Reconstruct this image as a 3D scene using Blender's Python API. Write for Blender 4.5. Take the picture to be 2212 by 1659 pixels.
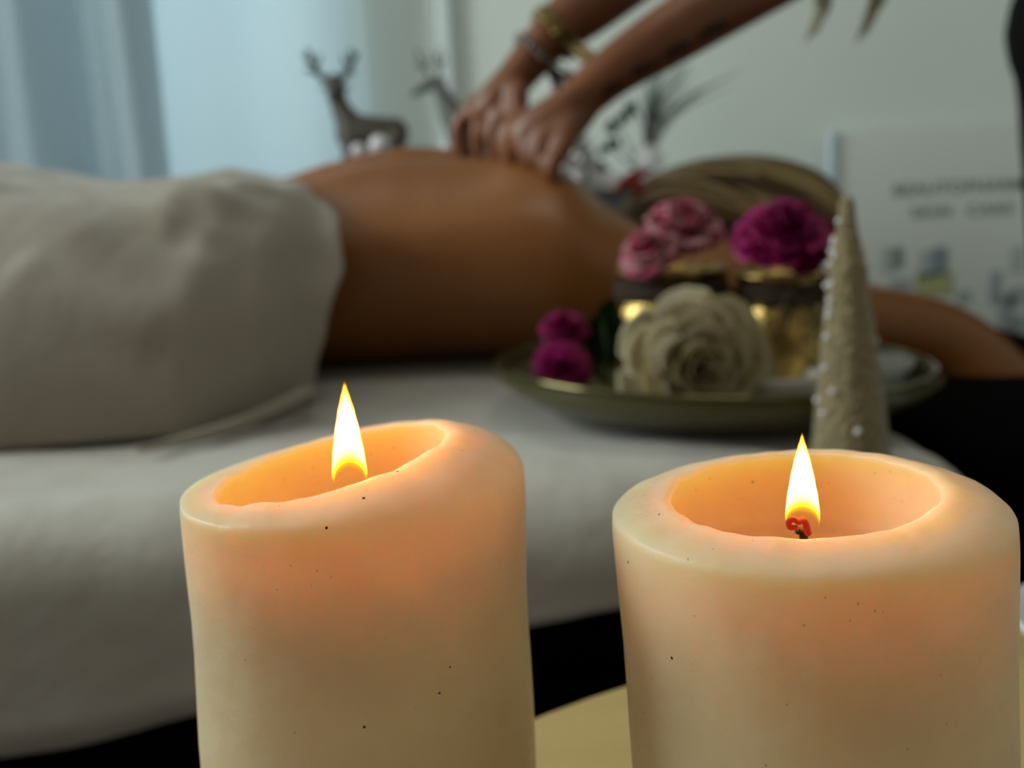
import bpy, bmesh, math, random
from mathutils import Vector, Matrix, noise
from mathutils.bvhtree import BVHTree
PI = math.pi
scene = bpy.context.scene
C = scene.collection
for o in list(bpy.data.objects): bpy.data.objects.remove(o)
random.seed(7)
V = Vector
# ------------------------------------------------------------------ camera
FPX, W, H_ = 2200.0, 2212, 1659
CAM = V((0, 0, .18))
pt, rl = math.radians(10), math.radians(3.0)
Fw = V((0, math.cos(pt), -math.sin(pt)))
U0 = V((0, math.sin(pt), math.cos(pt))); R0 = V((1, 0, 0))
CU = U0*math.cos(rl) + R0*math.sin(rl)
CR = R0*math.cos(rl) - U0*math.sin(rl)
cam = bpy.data.cameras.new('camera'); co = bpy.data.objects.new('camera', cam); C.objects.link(co)
co.matrix_world = Matrix(((CR.x, CU.x, -Fw.x, CAM.x), (CR.y, CU.y, -Fw.y, CAM.y), (CR.z, CU.z, -Fw.z, CAM.z), (0, 0, 0, 1)))
cam.sensor_width = 36; cam.lens = FPX/W*36; cam.clip_start = .01
cam.dof.use_dof = True; cam.dof.focus_distance = .193
cam.dof.aperture_fstop = 12.0
scene.camera = co
# ------------------------------------------------------------------ light
w = bpy.data.worlds.new('world'); scene.world = w; w.use_nodes = True
bg = w.node_tree.nodes['Background']
bg.inputs[0].default_value = (.95, .88, .78, 1); bg.inputs[1].default_value = .22
def area(name, loc, target, sx, sy, power, col):
    l = bpy.data.lights.new(name, 'AREA'); l.shape = 'RECTANGLE'; l.size = sx; l.size_y = sy
    l.energy = power; l.color = col
    o = bpy.data.objects.new(name, l); C.objects.link(o); o.location = loc
    o.rotation_euler = (V(target)-V(loc)).to_track_quat('-Z', 'Y').to_euler()
    return o
area('daylight_back_window', (-.95, 3.1, .95), (-.95, 2.0, .8), 1.9, 1.9, 23, (.72, .92, 1.0))
area('daylight_left_window', (-2.35, 1.0, 1.2), (0, 1.25, .3), 1.3, 1.2, 52, (.90, 1.0, .98))  # added side fill to brighten the back wall, no known window there
area('ceiling_light', (.3, .9, 1.9), (.3, 1.0, 0), .5, .5, 3.0, (1.0, .93, .82))  # added soft fill from above, no known lamp there
vs = scene.view_settings
vs.view_transform = 'Standard'; vs.look = 'None'; vs.gamma = 1; vs.use_curve_mapping = False; vs.exposure = 0.0

def P(px, py, Y):
    """point at depth Y (metres in front of the camera) seen at px, py of the photograph"""
    d = Fw + CR*((px-W/2)/FPX) - CU*((py-H_/2)/FPX)
    return CAM + d*(Y/d.y)
def on_z(px, py, z):
    d = Fw + CR*((px-W/2)/FPX) - CU*((py-H_/2)/FPX)
    return CAM + d*((z-CAM.z)/d.z)
# ------------------------------------------------------------------ materials
def L(n, a, b): n.links.new(a, b)
def mat(name, col, rough=.6, metal=0, sss=0, sr=(.01, .004, .002), bump=0, bscale=50, var=0, vscale=8, trans=0, coat=0, sheen=0, spec=.5, ior=1.45):
    m = bpy.data.materials.new(name); m.use_nodes = True; n = m.node_tree; b = n.nodes['Principled BSDF']
    b.inputs['Base Color'].default_value = (*col, 1); b.inputs['Roughness'].default_value = rough
    b.inputs['Metallic'].default_value = metal; b.inputs['Specular IOR Level'].default_value = spec
    b.inputs['IOR'].default_value = ior
    if sss:
        b.inputs['Subsurface Weight'].default_value = sss; b.inputs['Subsurface Radius'].default_value = [x/sr[0] for x in sr]
        b.inputs['Subsurface Scale'].default_value = sr[0]
    if trans: b.inputs['Transmission Weight'].default_value = trans
    if coat: b.inputs['Coat Weight'].default_value = coat
    if sheen: b.inputs['Sheen Weight'].default_value = sheen
    tc = n.nodes.new('ShaderNodeTexCoord')
    if var:
        nz = n.nodes.new('ShaderNodeTexNoise'); nz.inputs['Scale'].default_value = vscale; nz.inputs['Detail'].default_value = 4
        L(n, tc.outputs['Object'], nz.inputs['Vector'])
        r = n.nodes.new('ShaderNodeValToRGB')
        r.color_ramp.elements[0].position = .3; r.color_ramp.elements[1].position = .7
        r.color_ramp.elements[0].color = (*[c*(1-var) for c in col], 1); r.color_ramp.elements[1].color = (*[min(1, c*(1+var)) for c in col], 1)
        L(n, nz.outputs[0], r.inputs[0]); L(n, r.outputs[0], b.inputs['Base Color'])
    if bump:
        nb = n.nodes.new('ShaderNodeTexNoise'); nb.inputs['Scale'].default_value = bscale; nb.inputs['Detail'].default_value = 5
        L(n, tc.outputs['Object'], nb.inputs['Vector'])
        bp = n.nodes.new('ShaderNodeBump'); bp.inputs['Strength'].default_value = bump; bp.inputs['Distance'].default_value = .005
        L(n, nb.outputs[0], bp.inputs['Height']); L(n, bp.outputs[0], b.inputs['Normal'])
    return m
M = {}
M['wall'] = mat('wall_paint', (.76, .82, .77), .8, bump=.05, bscale=60, var=.03, vscale=2)
M['ceil'] = mat('ceiling_paint', (.7, .7, .68), .9)
M['floor'] = mat('floor_dark', (.004, .0035, .003), .9, var=.3, spec=.02)
M['trim'] = mat('trim_paint', (.78, .86, .86), .4)
M['glass'] = mat('window_glass', (.95, .98, 1), .02, trans=1, ior=1.02)
M['sheet'] = mat('sheet_cotton', (.48, .455, .40), .85, bump=.5, bscale=35, var=.06, vscale=12, sheen=.2)
M['towel'] = mat('towel_cotton', (.28, .245, .19), .9, bump=.3, bscale=40, var=.05, vscale=10, sheen=.2)
M['skin'] = mat('skin_tan', (.245, .088, .016), .40, sss=.35, sr=(.008, .003, .0012), bump=.05, bscale=90, var=.12, vscale=9)
M['skin2'] = mat('skin_brown', (.20, .068, .022), .42, sss=.3, sr=(.006, .002, .001), bump=.08, bscale=90, var=.18, vscale=14)
M['ear'] = mat('ear_skin', (.38, .06, .045), .5, sss=.5, sr=(.006, .002, .001))  # red of light shining through the ear is put into this colour
M['black'] = mat('black_leather', (.002, .002, .002), .9, spec=.02)
M['shirt'] = mat('black_cotton', (.010, .008, .008), .9, spec=.1, bump=.2, bscale=60)
M['wood'] = mat('pale_wood', (.52, .34, .12), .45)
M['tray'] = mat('tray_enamel', (.085, .075, .028), .30, coat=.3, var=.06, vscale=20)
M['rose'] = mat('cream_petal', (.62, .53, .31), .55, sss=.3, sr=(.004, .003, .002), var=.05, vscale=30)
M['magenta'] = mat('magenta_petal', (.42, .004, .13), .5, sss=.15, sr=(.002, .001, .001), var=.35, vscale=60)
M['pink'] = mat('pink_petal', (.72, .10, .22), .5, sss=.2, sr=(.002, .001, .001), var=.5, vscale=70)
M['palepink'] = mat('pale_pink_petal', (.75, .38, .40), .5, sss=.2, sr=(.002, .001, .001), var=.3, vscale=70)
M['gold'] = mat('gold_mercury_glass', (.50, .34, .11), .18, metal=1, bump=.7, bscale=85, var=.5, vscale=60)
M['twine'] = mat('dark_twine', (.045, .028, .012), .8)
M['leaf'] = mat('leaf_green', (.02, .06, .015), .4, var=.3, vscale=50)
M['euc'] = mat('eucalyptus_leaf', (.035, .12, .08), .5)
M['reed'] = mat('grey_reed', (.22, .25, .24), .8)
M['dish'] = mat('clear_dish', (.75, .78, .72), .12, trans=.55, bump=.6, bscale=120)
M['white'] = mat('white_ceramic', (.75, .76, .76), .25)
M['bead'] = mat('pearl_bead', (.85, .82, .84), .12, coat=1)
M['glit'] = mat('silver_glitter', (.42, .40, .38), .35, metal=.7, bump=1, bscale=160, var=.5, vscale=120)
M['deer'] = mat('brown_glitter', (.065, .055, .04), .45, bump=.6, bscale=150, var=.3, vscale=120)
M['deer2'] = mat('grey_glitter', (.13, .13, .115), .45, bump=.6, bscale=150, var=.4, vscale=120)
M['antler'] = mat('green_antler', (.03, .06, .035), .5)
M['brass'] = mat('aged_brass', (.20, .14, .05), .3, metal=1, bump=.5, bscale=200)
M['steel'] = mat('silver_links', (.16, .15, .13), .3, metal=1)
M['ink'] = mat('tattoo_ink', (.02, .014, .012), .7)
M['hem'] = M['towel']
# curtain cloths: real two-sided translucent cloth
def cloth_mat(name, col, tcol, mix):
    m = bpy.data.materials.new(name); m.use_nodes = True; n = m.node_tree; n.nodes.clear()
    out = n.nodes.new('ShaderNodeOutputMaterial'); d = n.nodes.new('ShaderNodeBsdfDiffuse'); t = n.nodes.new('ShaderNodeBsdfTranslucent')
    mx = n.nodes.new('ShaderNodeMixShader'); mx.inputs[0].default_value = mix
    d.inputs[0].default_value = (*col, 1); t.inputs[0].default_value = (*tcol, 1)
    L(n, d.outputs[0], mx.inputs[1]); L(n, t.outputs[0], mx.inputs[2]); L(n, mx.outputs[0], out.inputs[0])
    tc = n.nodes.new('ShaderNodeTexCoord'); nz = n.nodes.new('ShaderNodeTexNoise'); nz.inputs['Scale'].default_value = 220
    bp = n.nodes.new('ShaderNodeBump'); bp.inputs['Strength'].default_value = .15
    L(n, tc.outputs['Object'], nz.inputs['Vector']); L(n, nz.outputs[0], bp.inputs['Height']); L(n, bp.outputs[0], d.inputs['Normal'])
    return m
M['sheer'] = cloth_mat('sheer_cloth', (.6, .68, .7), (.62, .72, .74), .6)
M['drape'] = cloth_mat('blue_grey_drape', (.38, .43, .45), (.47, .52, .54), .6)
# pale wood grain
n = M['wood'].node_tree; b = n.nodes['Principled BSDF']
tc = n.nodes.new('ShaderNodeTexCoord'); mp = n.nodes.new('ShaderNodeMapping'); mp.inputs['Rotation'].default_value = (0, 0, .5); mp.inputs['Scale'].default_value = (4, 38, 4)
wv = n.nodes.new('ShaderNodeTexNoise'); wv.inputs['Scale'].default_value = 1.5; wv.inputs['Detail'].default_value = 6
rp = n.nodes.new('ShaderNodeValToRGB'); rp.color_ramp.elements[0].color = (.42, .27, .085, 1); rp.color_ramp.elements[1].color = (.60, .44, .18, 1)
L(n, tc.outputs['Object'], mp.inputs[0]); L(n, mp.outputs[0], wv.inputs['Vector']); L(n, wv.outputs[0], rp.inputs[0]); L(n, rp.outputs[0], b.inputs['Base Color'])
# hair: every lock its own shade
def hair_mat(name, cols):
    m = mat(name, cols[1], .4); n = m.node_tree; b = n.nodes['Principled BSDF']
    g = n.nodes.new('ShaderNodeNewGeometry'); r = n.nodes.new('ShaderNodeValToRGB')
    r.color_ramp.elements[0].color = (*cols[0], 1); r.color_ramp.elements[1].color = (*cols[2], 1)
    e = r.color_ramp.elements.new(.5); e.color = (*cols[1], 1)
    L(n, g.outputs['Random Per Island'], r.inputs[0]); L(n, r.outputs[0], b.inputs['Base Color'])
    return m
M['hair'] = hair_mat('blonde_brown_hair', ((.03, .014, .004), (.15, .085, .025), (.48, .35, .15)))
M['hair2'] = hair_mat('blonde_hair', ((.50, .46, .30), (.55, .52, .36), (.62, .60, .45)))
# candle wax
def wax_mat():
    m = mat('candle_wax', (.86, .64, .50), .48, sss=1, sr=(.0260, .0160, .0050), bump=.16, bscale=140); n = m.node_tree; b = n.nodes['Principled BSDF']
    b.inputs['Specular IOR Level'].default_value = .45
    tc = n.nodes.new('ShaderNodeTexCoord'); vo = n.nodes.new('ShaderNodeTexVoronoi'); vo.inputs['Scale'].default_value = 130; vo.inputs['Randomness'].default_value = 1
    L(n, tc.outputs['Object'], vo.inputs['Vector'])
    lt = n.nodes.new('ShaderNodeMath'); lt.operation = 'LESS_THAN'; lt.inputs[1].default_value = .045
    L(n, vo.outputs['Distance'], lt.inputs[0])
    sp = n.nodes.new('ShaderNodeSeparateColor'); L(n, vo.outputs['Color'], sp.inputs[0])
    g = n.nodes.new('ShaderNodeMath'); g.operation = 'GREATER_THAN'; g.inputs[1].default_value = .45; L(n, sp.outputs[0], g.inputs[0])
    mu = n.nodes.new('ShaderNodeMath'); mu.operation = 'MULTIPLY'; L(n, lt.outputs[0], mu.inputs[0]); L(n, g.outputs[0], mu.inputs[1])
    nz = n.nodes.new('ShaderNodeTexNoise'); nz.inputs['Scale'].default_value = 28; nz.inputs['Detail'].default_value = 5; L(n, tc.outputs['Object'], nz.inputs['Vector'])
    rp = n.nodes.new('ShaderNodeValToRGB'); rp.color_ramp.elements[0].position = .25; rp.color_ramp.elements[1].position = .6
    rp.color_ramp.elements[0].color = (.69, .55, .33, 1); rp.color_ramp.elements[1].color = (.79, .66, .43, 1); L(n, nz.outputs[0], rp.inputs[0])
    mx = n.nodes.new('ShaderNodeMix'); mx.data_type = 'RGBA'; L(n, mu.outputs[0], mx.inputs['Factor'])
    L(n, rp.outputs[0], mx.inputs['A']); mx.inputs['B'].default_value = (.03, .015, .01, 1)
    v2 = n.nodes.new('ShaderNodeTexVoronoi'); v2.inputs['Scale'].default_value = 420
    mp = n.nodes.new('ShaderNodeMapping'); mp.inputs['Scale'].default_value = (1, 1, .8); L(n, tc.outputs['Object'], mp.inputs[0])
    dn = n.nodes.new('ShaderNodeTexNoise'); dn.inputs['Scale'].default_value = 60; L(n, tc.outputs['Object'], dn.inputs['Vector'])
    ad = n.nodes.new('ShaderNodeMixRGB'); ad.blend_type = 'ADD'; ad.inputs[0].default_value = .012; L(n, mp.outputs[0], ad.inputs[1]); L(n, dn.outputs['Color'], ad.inputs[2]); L(n, ad.outputs[0], v2.inputs['Vector'])
    l2 = n.nodes.new('ShaderNodeMath'); l2.operation = 'LESS_THAN'; l2.inputs[1].default_value = .10; L(n, v2.outputs['Distance'], l2.inputs[0])
    s2 = n.nodes.new('ShaderNodeSeparateColor'); L(n, v2.outputs['Color'], s2.inputs[0])
    g2 = n.nodes.new('ShaderNodeMath'); g2.operation = 'GREATER_THAN'; g2.inputs[1].default_value = .86; L(n, s2.outputs[1], g2.inputs[0])
    m2 = n.nodes.new('ShaderNodeMath'); m2.operation = 'MULTIPLY'; L(n, l2.outputs[0], m2.inputs[0]); L(n, g2.outputs[0], m2.inputs[1])
    m3 = n.nodes.new('ShaderNodeMath'); m3.operation = 'MULTIPLY'; m3.inputs[1].default_value = .45; L(n, m2.outputs[0], m3.inputs[0])
    x2 = n.nodes.new('ShaderNodeMix'); x2.data_type = 'RGBA'; L(n, m3.outputs[0], x2.inputs['Factor']); L(n, mx.outputs['Result'], x2.inputs['A']); x2.inputs['B'].default_value = (.22, .10, .05, 1)
    L(n, x2.outputs['Result'], b.inputs['Base Color'])
    return m
M['wax'] = wax_mat()
def flame_mat():
    m = bpy.data.materials.new('flame'); m.use_nodes = True; n = m.node_tree; n.nodes.clear()
    out = n.nodes.new('ShaderNodeOutputMaterial'); em = n.nodes.new('ShaderNodeEmission'); tr = n.nodes.new('ShaderNodeBsdfTransparent'); mx = n.nodes.new('ShaderNodeMixShader')
    tc = n.nodes.new('ShaderNodeTexCoord'); sep = n.nodes.new('ShaderNodeSeparateXYZ'); L(n, tc.outputs['Generated'], sep.inputs[0])
    lw = n.nodes.new('ShaderNodeLayerWeight'); lw.inputs[0].default_value = .5
    # height shifted by the rim so that the dark foot is an arch
    ma = n.nodes.new('ShaderNodeMath'); ma.operation = 'MULTIPLY_ADD'; L(n, lw.outputs['Facing'], ma.inputs[0]); ma.inputs[1].default_value = -.0; L(n, sep.outputs[2], ma.inputs[2])
    # centre of foot darker: subtract
    fa = n.nodes.new('ShaderNodeMath'); fa.operation = 'SUBTRACT'; fa.inputs[0].default_value = 1; L(n, lw.outputs['Facing'], fa.inputs[1])
    f2 = n.nodes.new('ShaderNodeMath'); f2.operation = 'MULTIPLY'; L(n, fa.outputs[0], f2.inputs[0]); f2.inputs[1].default_value = -.20
    hh = n.nodes.new('ShaderNodeMath'); hh.operation = 'ADD'; L(n, ma.outputs[0], hh.inputs[0]); L(n, f2.outputs[0], hh.inputs[1])
    r = n.nodes.new('ShaderNodeValToRGB'); cr = r.color_ramp
    cr.elements[0].position = 0; cr.elements[0].color = (.9, .25, .01, 1)
    cr.elements[1].position = 1; cr.elements[1].color = (1, .25, .02, 1)
    for p, c in ((.06, (1, .32, .01)), (.13, (1, .62, .0)), (.19, (1, .30, .030)), (.55, (1, .25, .028)), (.72, (1, .25, .022)), (.80, (1, .35, .015))):
        e = cr.elements.new(p); e.color = (*c, 1)
    L(n, hh.outputs[0], r.inputs[0])
    s = n.nodes.new('ShaderNodeValToRGB'); cs = s.color_ramp
    cs.elements[0].position = 0; cs.elements[0].color = (.016,)*3+(1,)
    cs.elements[1].position = 1; cs.elements[1].color = (.006,)*3+(1,)
    for p, c in ((.07, .018), (.125, .04), (.19, .40), (.3, .9), (.6, 1), (.70, .35), (.79, .03), (.85, .012)):
        e = cs.elements.new(p); e.color = (c, c, c, 1)
    L(n, hh.outputs[0], s.inputs[0])
    k = n.nodes.new('ShaderNodeMath'); k.operation = 'MULTIPLY'; k.inputs[1].default_value = FLAME; L(n, s.outputs[0], k.inputs[0])
    L(n, r.outputs[0], em.inputs[0]); L(n, k.outputs[0], em.inputs[1])
    a = n.nodes.new('ShaderNodeValToRGB'); ca = a.color_ramp
    ca.elements[0].position = .03; ca.elements[0].color = (.0,)*3+(1,)
    ca.elements[1].position = .2; ca.elements[1].color = (1, 1, 1, 1)
    L(n, hh.outputs[0], a.inputs[0])
    rim = n.nodes.new('ShaderNodeMapRange'); L(n, lw.outputs['Facing'], rim.inputs[0]); rim.inputs[1].default_value = .80; rim.inputs[2].default_value = .99; rim.inputs[3].default_value = 1; rim.inputs[4].default_value = .05
    aa = n.nodes.new('ShaderNodeMath'); aa.operation = 'MULTIPLY'; L(n, a.outputs[0], aa.inputs[0]); L(n, rim.outputs[0], aa.inputs[1])
    L(n, aa.outputs[0], mx.inputs[0]); L(n, tr.outputs[0], mx.inputs[1]); L(n, em.outputs[0], mx.inputs[2]); L(n, mx.outputs[0], out.inputs[0])
    return m
FLAME = 48.0
M['flame'] = flame_mat()
M['wick'] = mat('charred_wick', (.02, .006, .004), .8)
def emit_mat(name, col, s):
    m = mat(name, (.1, .01, .0), .8); b = m.node_tree.nodes['Principled BSDF']
    b.inputs['Emission Color'].default_value = (*col, 1); b.inputs['Emission Strength'].default_value = s
    return m
M['ember'] = emit_mat('glowing_ember', (1, .03, .008), .28)
# ------------------------------------------------------------------ helpers
def obj(name, bm_or_me, m, parent=None, smooth=True, loc=None):
    if isinstance(bm_or_me, bmesh.types.BMesh):
        bmesh.ops.recalc_face_normals(bm_or_me, faces=bm_or_me.faces)
        me = bpy.data.meshes.new(name); bm_or_me.to_mesh(me); bm_or_me.free()
    else: me = bm_or_me
    if smooth and len(me.polygons): me.polygons.foreach_set('use_smooth', [True]*len(me.polygons))
    if m and not me.materials: me.materials.append(m)
    o = bpy.data.objects.new(name, me); C.objects.link(o)
    if parent: o.parent = parent
    if loc is not None: o.location = loc
    return o
def tag(o, label, cat, group=None):
    o['label'] = label; o['category'] = cat
    if group: o['group'] = group
    return o
def thing(name, label, cat, loc=(0, 0, 0), group=None):
    o = bpy.data.objects.new(name, None); C.objects.link(o); o.location = loc; o.empty_display_size = .02
    return tag(o, label, cat, group)
def struct(name, bm, m, smooth=False):
    o = obj(name, bm, m, None, smooth); o['kind'] = 'structure'; return o
def box(bm, a, b):
    a, b = V(a), V(b)
    vs_ = [bm.verts.new((x, y, z)) for x in (a.x, b.x) for y in (a.y, b.y) for z in (a.z, b.z)]
    for f in ((0, 1, 3, 2), (4, 6, 7, 5), (0, 4, 5, 1), (2, 3, 7, 6), (0, 2, 6, 4), (1, 5, 7, 3)): bm.faces.new([vs_[i] for i in f])
    return bm
def boxbm(a, b, bev=0, seg=3):
    bm = bmesh.new(); box(bm, a, b)
    if bev: bmesh.ops.bevel(bm, geom=bm.edges[:], offset=bev, segments=seg, affect='EDGES', profile=.5)
    return bm
def cr_(p, i, t):
    n = len(p); p0 = p[max(i-1, 0)]; p1 = p[i]; p2 = p[min(i+1, n-1)]; p3 = p[min(i+2, n-1)]
    return .5*((2*p1)+(p2-p0)*t+(2*p0-5*p1+4*p2-p3)*t*t+(3*p1-p0-3*p2+p3)*t*t*t)
def smoothpath(pts, sub):
    out = []
    for i in range(len(pts)-1):
        for k in range(sub): out.append(cr_(pts, i, k/sub))
    out.append(pts[-1]); return out
def tube(bm, pts, radii, seg=12, up=V((0, 0, 1)), sub=5, cap=True, ex=2.0):
    """lofted limb: pts with per-point (side, up) radii, rounded ends"""
    pts = [V(p) for p in pts]; rr = [V((r, r, 0)) if not hasattr(r, '__len__') else V((r[0], r[1], 0)) for r in radii]
    P_ = smoothpath(pts, sub); R_ = smoothpath(rr, sub); n = len(P_)
    T_ = [(P_[min(i+1, n-1)]-P_[max(i-1, 0)]).normalized() for i in range(n)]
    if cap:
        a0, aR, t0 = P_[0], R_[0], T_[0]; b0, bR, t1 = P_[-1], R_[-1], T_[-1]
        pre, post = [], []
        for ang in (75, 45, 20):
            s, c = math.sin(math.radians(ang)), math.cos(math.radians(ang))
            pre.append((a0-t0*(min(aR.x, aR.y)*s), aR*c, t0)); post.insert(0, (b0+t1*(min(bR.x, bR.y)*s), bR*c, t1))
        P_ = [q[0] for q in pre]+P_+[q[0] for q in post]; R_ = [q[1] for q in pre]+R_+[q[1] for q in post]; T_ = [q[2] for q in pre]+T_+[q[2] for q in post]
    rings = []; u = V(up); n = len(P_)
    for i in range(n):
        t = T_[i]; s = t.cross(u)
        if s.length < 1e-4: s = t.cross(V((1, 0, 0)))
        s.normalize(); nn = s.cross(t).normalized(); u = nn
        ring = []
        for k in range(seg):
            a = 2*PI*k/seg; ca, sa = math.cos(a), math.sin(a)
            ca = math.copysign(abs(ca)**(2/ex), ca); sa = math.copysign(abs(sa)**(2/ex), sa)
            ring.append(bm.verts.new(P_[i]+s*(R_[i].x*ca)+nn*(R_[i].y*sa)))
        rings.append(ring)
    for i in range(n-1):
        for k in range(seg):
            bm.faces.new((rings[i][k], rings[i][(k+1) % seg], rings[i+1][(k+1) % seg], rings[i+1][k]))
    bm.faces.new(rings[0][::-1]); bm.faces.new(rings[-1])
    return bm
def ball(bm, c, r, seg=16, rings=10, rot=None):
    r = V(r) if hasattr(r, '__len__') else V((r, r, r))
    m = Matrix.Translation(V(c)) @ (rot.to_matrix().to_4x4() if rot else Matrix.Identity(4)) @ Matrix.Diagonal((*r, 1))
    bmesh.ops.create_uvsphere(bm, u_segments=seg, v_segments=rings, radius=1, matrix=m); return bm
def lathe(bm, prof, seg=48, fr=None):
    """prof: (r, z) pairs; fr(theta, r, z) may displace"""
    rings = []
    for r, z in prof:
        if r < 1e-6:
            p = fr(0, 0, z) if fr else (0, 0, z); rings.append([bm.verts.new(p)]); continue
        rings.append([bm.verts.new(fr(2*PI*k/seg, r, z) if fr else (r*math.cos(2*PI*k/seg), r*math.sin(2*PI*k/seg), z)) for k in range(seg)])
    for A, B in zip(rings, rings[1:]):
        for k in range(seg):
            k2 = (k+1) % seg
            if len(A) == 1 and len(B) == 1: continue
            if len(A) == 1: bm.faces.new((A[0], B[k], B[k2]))
            elif len(B) == 1: bm.faces.new((A[k], A[k2], B[0]))
            else: bm.faces.new((A[k], A[k2], B[k2], B[k]))
    return bm
def grid(nu, nv, f):
    bm = bmesh.new(); g = [[bm.verts.new(f(i/(nu-1), j/(nv-1))) for j in range(nv)] for i in range(nu)]
    for i in range(nu-1):
        for j in range(nv-1): bm.faces.new((g[i][j], g[i+1][j], g[i+1][j+1], g[i][j+1]))
    return bm
def remesh(bm, voxel, smooth=6, fac=.6):
    me = bpy.data.meshes.new('tmp'); bmesh.ops.recalc_face_normals(bm, faces=bm.faces); bm.to_mesh(me); bm.free()
    o = bpy.data.objects.new('tmp', me); C.objects.link(o)
    r = o.modifiers.new('r', 'REMESH'); r.mode = 'VOXEL'; r.voxel_size = voxel; r.use_smooth_shade = True
    if smooth:
        s = o.modifiers.new('s', 'SMOOTH'); s.factor = fac; s.iterations = smooth
    dg = bpy.context.evaluated_depsgraph_get(); dg.update()
    out = bpy.data.meshes.new_from_object(o.evaluated_get(dg))
    bpy.data.objects.remove(o); bpy.data.meshes.remove(me); return out
def lerp(a, b, t): return a+(b-a)*t
def interp(tab, x):
    if x <= tab[0][0]: return tab[0][1]
    for (a, va), (b, vb) in zip(tab, tab[1:]):
        if x <= b:
            t = (x-a)/(b-a); t = t*t*(3-2*t)*.5+t*.5; return va+(vb-va)*t
    return tab[-1][1]
def nz(x, y=0, z=0): return noise.noise(V((x, y, z)))

FLOOR = -.55; BED = .02
# ------------------------------------------------------------------ room shell
YW = 2.30
struct('floor', boxbm((-2.6, -.6, FLOOR-.05), (2.2, 3.4, FLOOR)), M['floor'])
struct('ceiling', boxbm((-2.6, -.6, 2.05), (2.2, 2.5, 2.1)), M['ceil'])
bm = bmesh.new()                                # back wall with a window opening
wx0, wx1, wz0, wz1 = -1.75, P(770, 100, YW).x, .0, 1.8
box(bm, (-2.6, YW, FLOOR), (wx0, YW+.12, 2.05)); box(bm, (wx1, YW, FLOOR), (2.2, YW+.12, 2.05))
box(bm, (wx0, YW, FLOOR), (wx1, YW+.12, wz0)); box(bm, (wx0, YW, wz1), (wx1, YW+.12, 2.05))
struct('wall_back', bm, M['wall'])
bm = bmesh.new()                                # left wall, with an opening added to let the side fill in
lx = -2.2
box(bm, (lx-.08, -.6, FLOOR), (lx, .3, 2.05)); box(bm, (lx-.08, 1.7, FLOOR), (lx, 2.3, 2.05))
box(bm, (lx-.08, .3, FLOOR), (lx, 1.7, .55)); box(bm, (lx-.08, .3, 1.85), (lx, 1.7, 2.05))
struct('wall_left', bm, M['wall'])
struct('wall_right', boxbm((1.9, -.6, FLOOR), (1.98, 2.3, 2.05)), M['wall'])
wf = bmesh.new()
for a, b_ in (((wx0, YW+.03, wz0), (wx0+.05, YW+.09, wz1)), ((wx1-.05, YW+.03, wz0), (wx1, YW+.09, wz1)), ((wx0, YW+.03, wz0), (wx1, YW+.09, wz0+.05)), ((wx0, YW+.03, wz1-.05), (wx1, YW+.09, wz1))): box(wf, a, b_)
wfo = struct('window_1', wf, M['trim'])
obj('pane', boxbm((wx0+.04, YW+.055, wz0+.04), (wx1-.04, YW+.061, wz1-.04)), M['glass'], wfo, False)
tx = P(962, 100, YW).x
struct('trim_1', boxbm((tx-.014, YW-.03, FLOOR), (tx+.014, YW, 2.05), .003), M['trim'], True)
# ------------------------------------------------------------------ curtains
def curtain(name, x0, x1, Y, f, m, label, group=None, thick=0):
    z0, z1 = -.50, 1.95
    def g(u, v):
        x = lerp(x0, x1, u); d = f(u, v)
        return (x + .01*math.sin(u*23+v), Y+d, lerp(z0, z1, v))
    return tag(obj(name, grid(220, 12, g), m), label, 'curtain', group)
xl0, xl1 = -1.9, P(392, 250, 2.16).x
CPH = 0.6
def foldA(u, v):
    return .045*math.sin(u*30+.8*v+CPH)+.014*math.sin(u*83+1.5)+.006*nz(u*40, v*2)
def foldB(u, v):
    return .012*math.sin(u*46+1.0*v)+.008*math.sin(u*21+2)+.004*nz(u*30, v*2)
curtain('curtain', xl0, xl1, 2.10, foldA, M['drape'], 'blue grey folded drape hanging at the far left of the picture')
curtain('sheer_curtain', -1.9, P(800, 100, 2.19).x, 2.20, foldB, M['sheer'], 'bright pale blue sheer curtain behind the antlered deer figurine')
# ------------------------------------------------------------------ console behind the massage table
SZ = P(820, 400, 1.86).z
ct = thing('console_shelf', 'white console shelf behind the massage table under the deer figurines', 'shelf', (0, 1.9, FLOOR))
obj('top_board', boxbm((-1.0, -.12, SZ-FLOOR-.03), (.45, .13, SZ-FLOOR), .003), M['white'], ct)
for sx in (-.97, .40): obj('side_board', boxbm((sx, -.1, 0), (sx+.025, .12, SZ-FLOOR-.03), .002), M['white'], ct)
obj('back_board', boxbm((-.945, .10, .02), (.40, .115, SZ-FLOOR-.03)), M['white'], ct)
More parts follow.
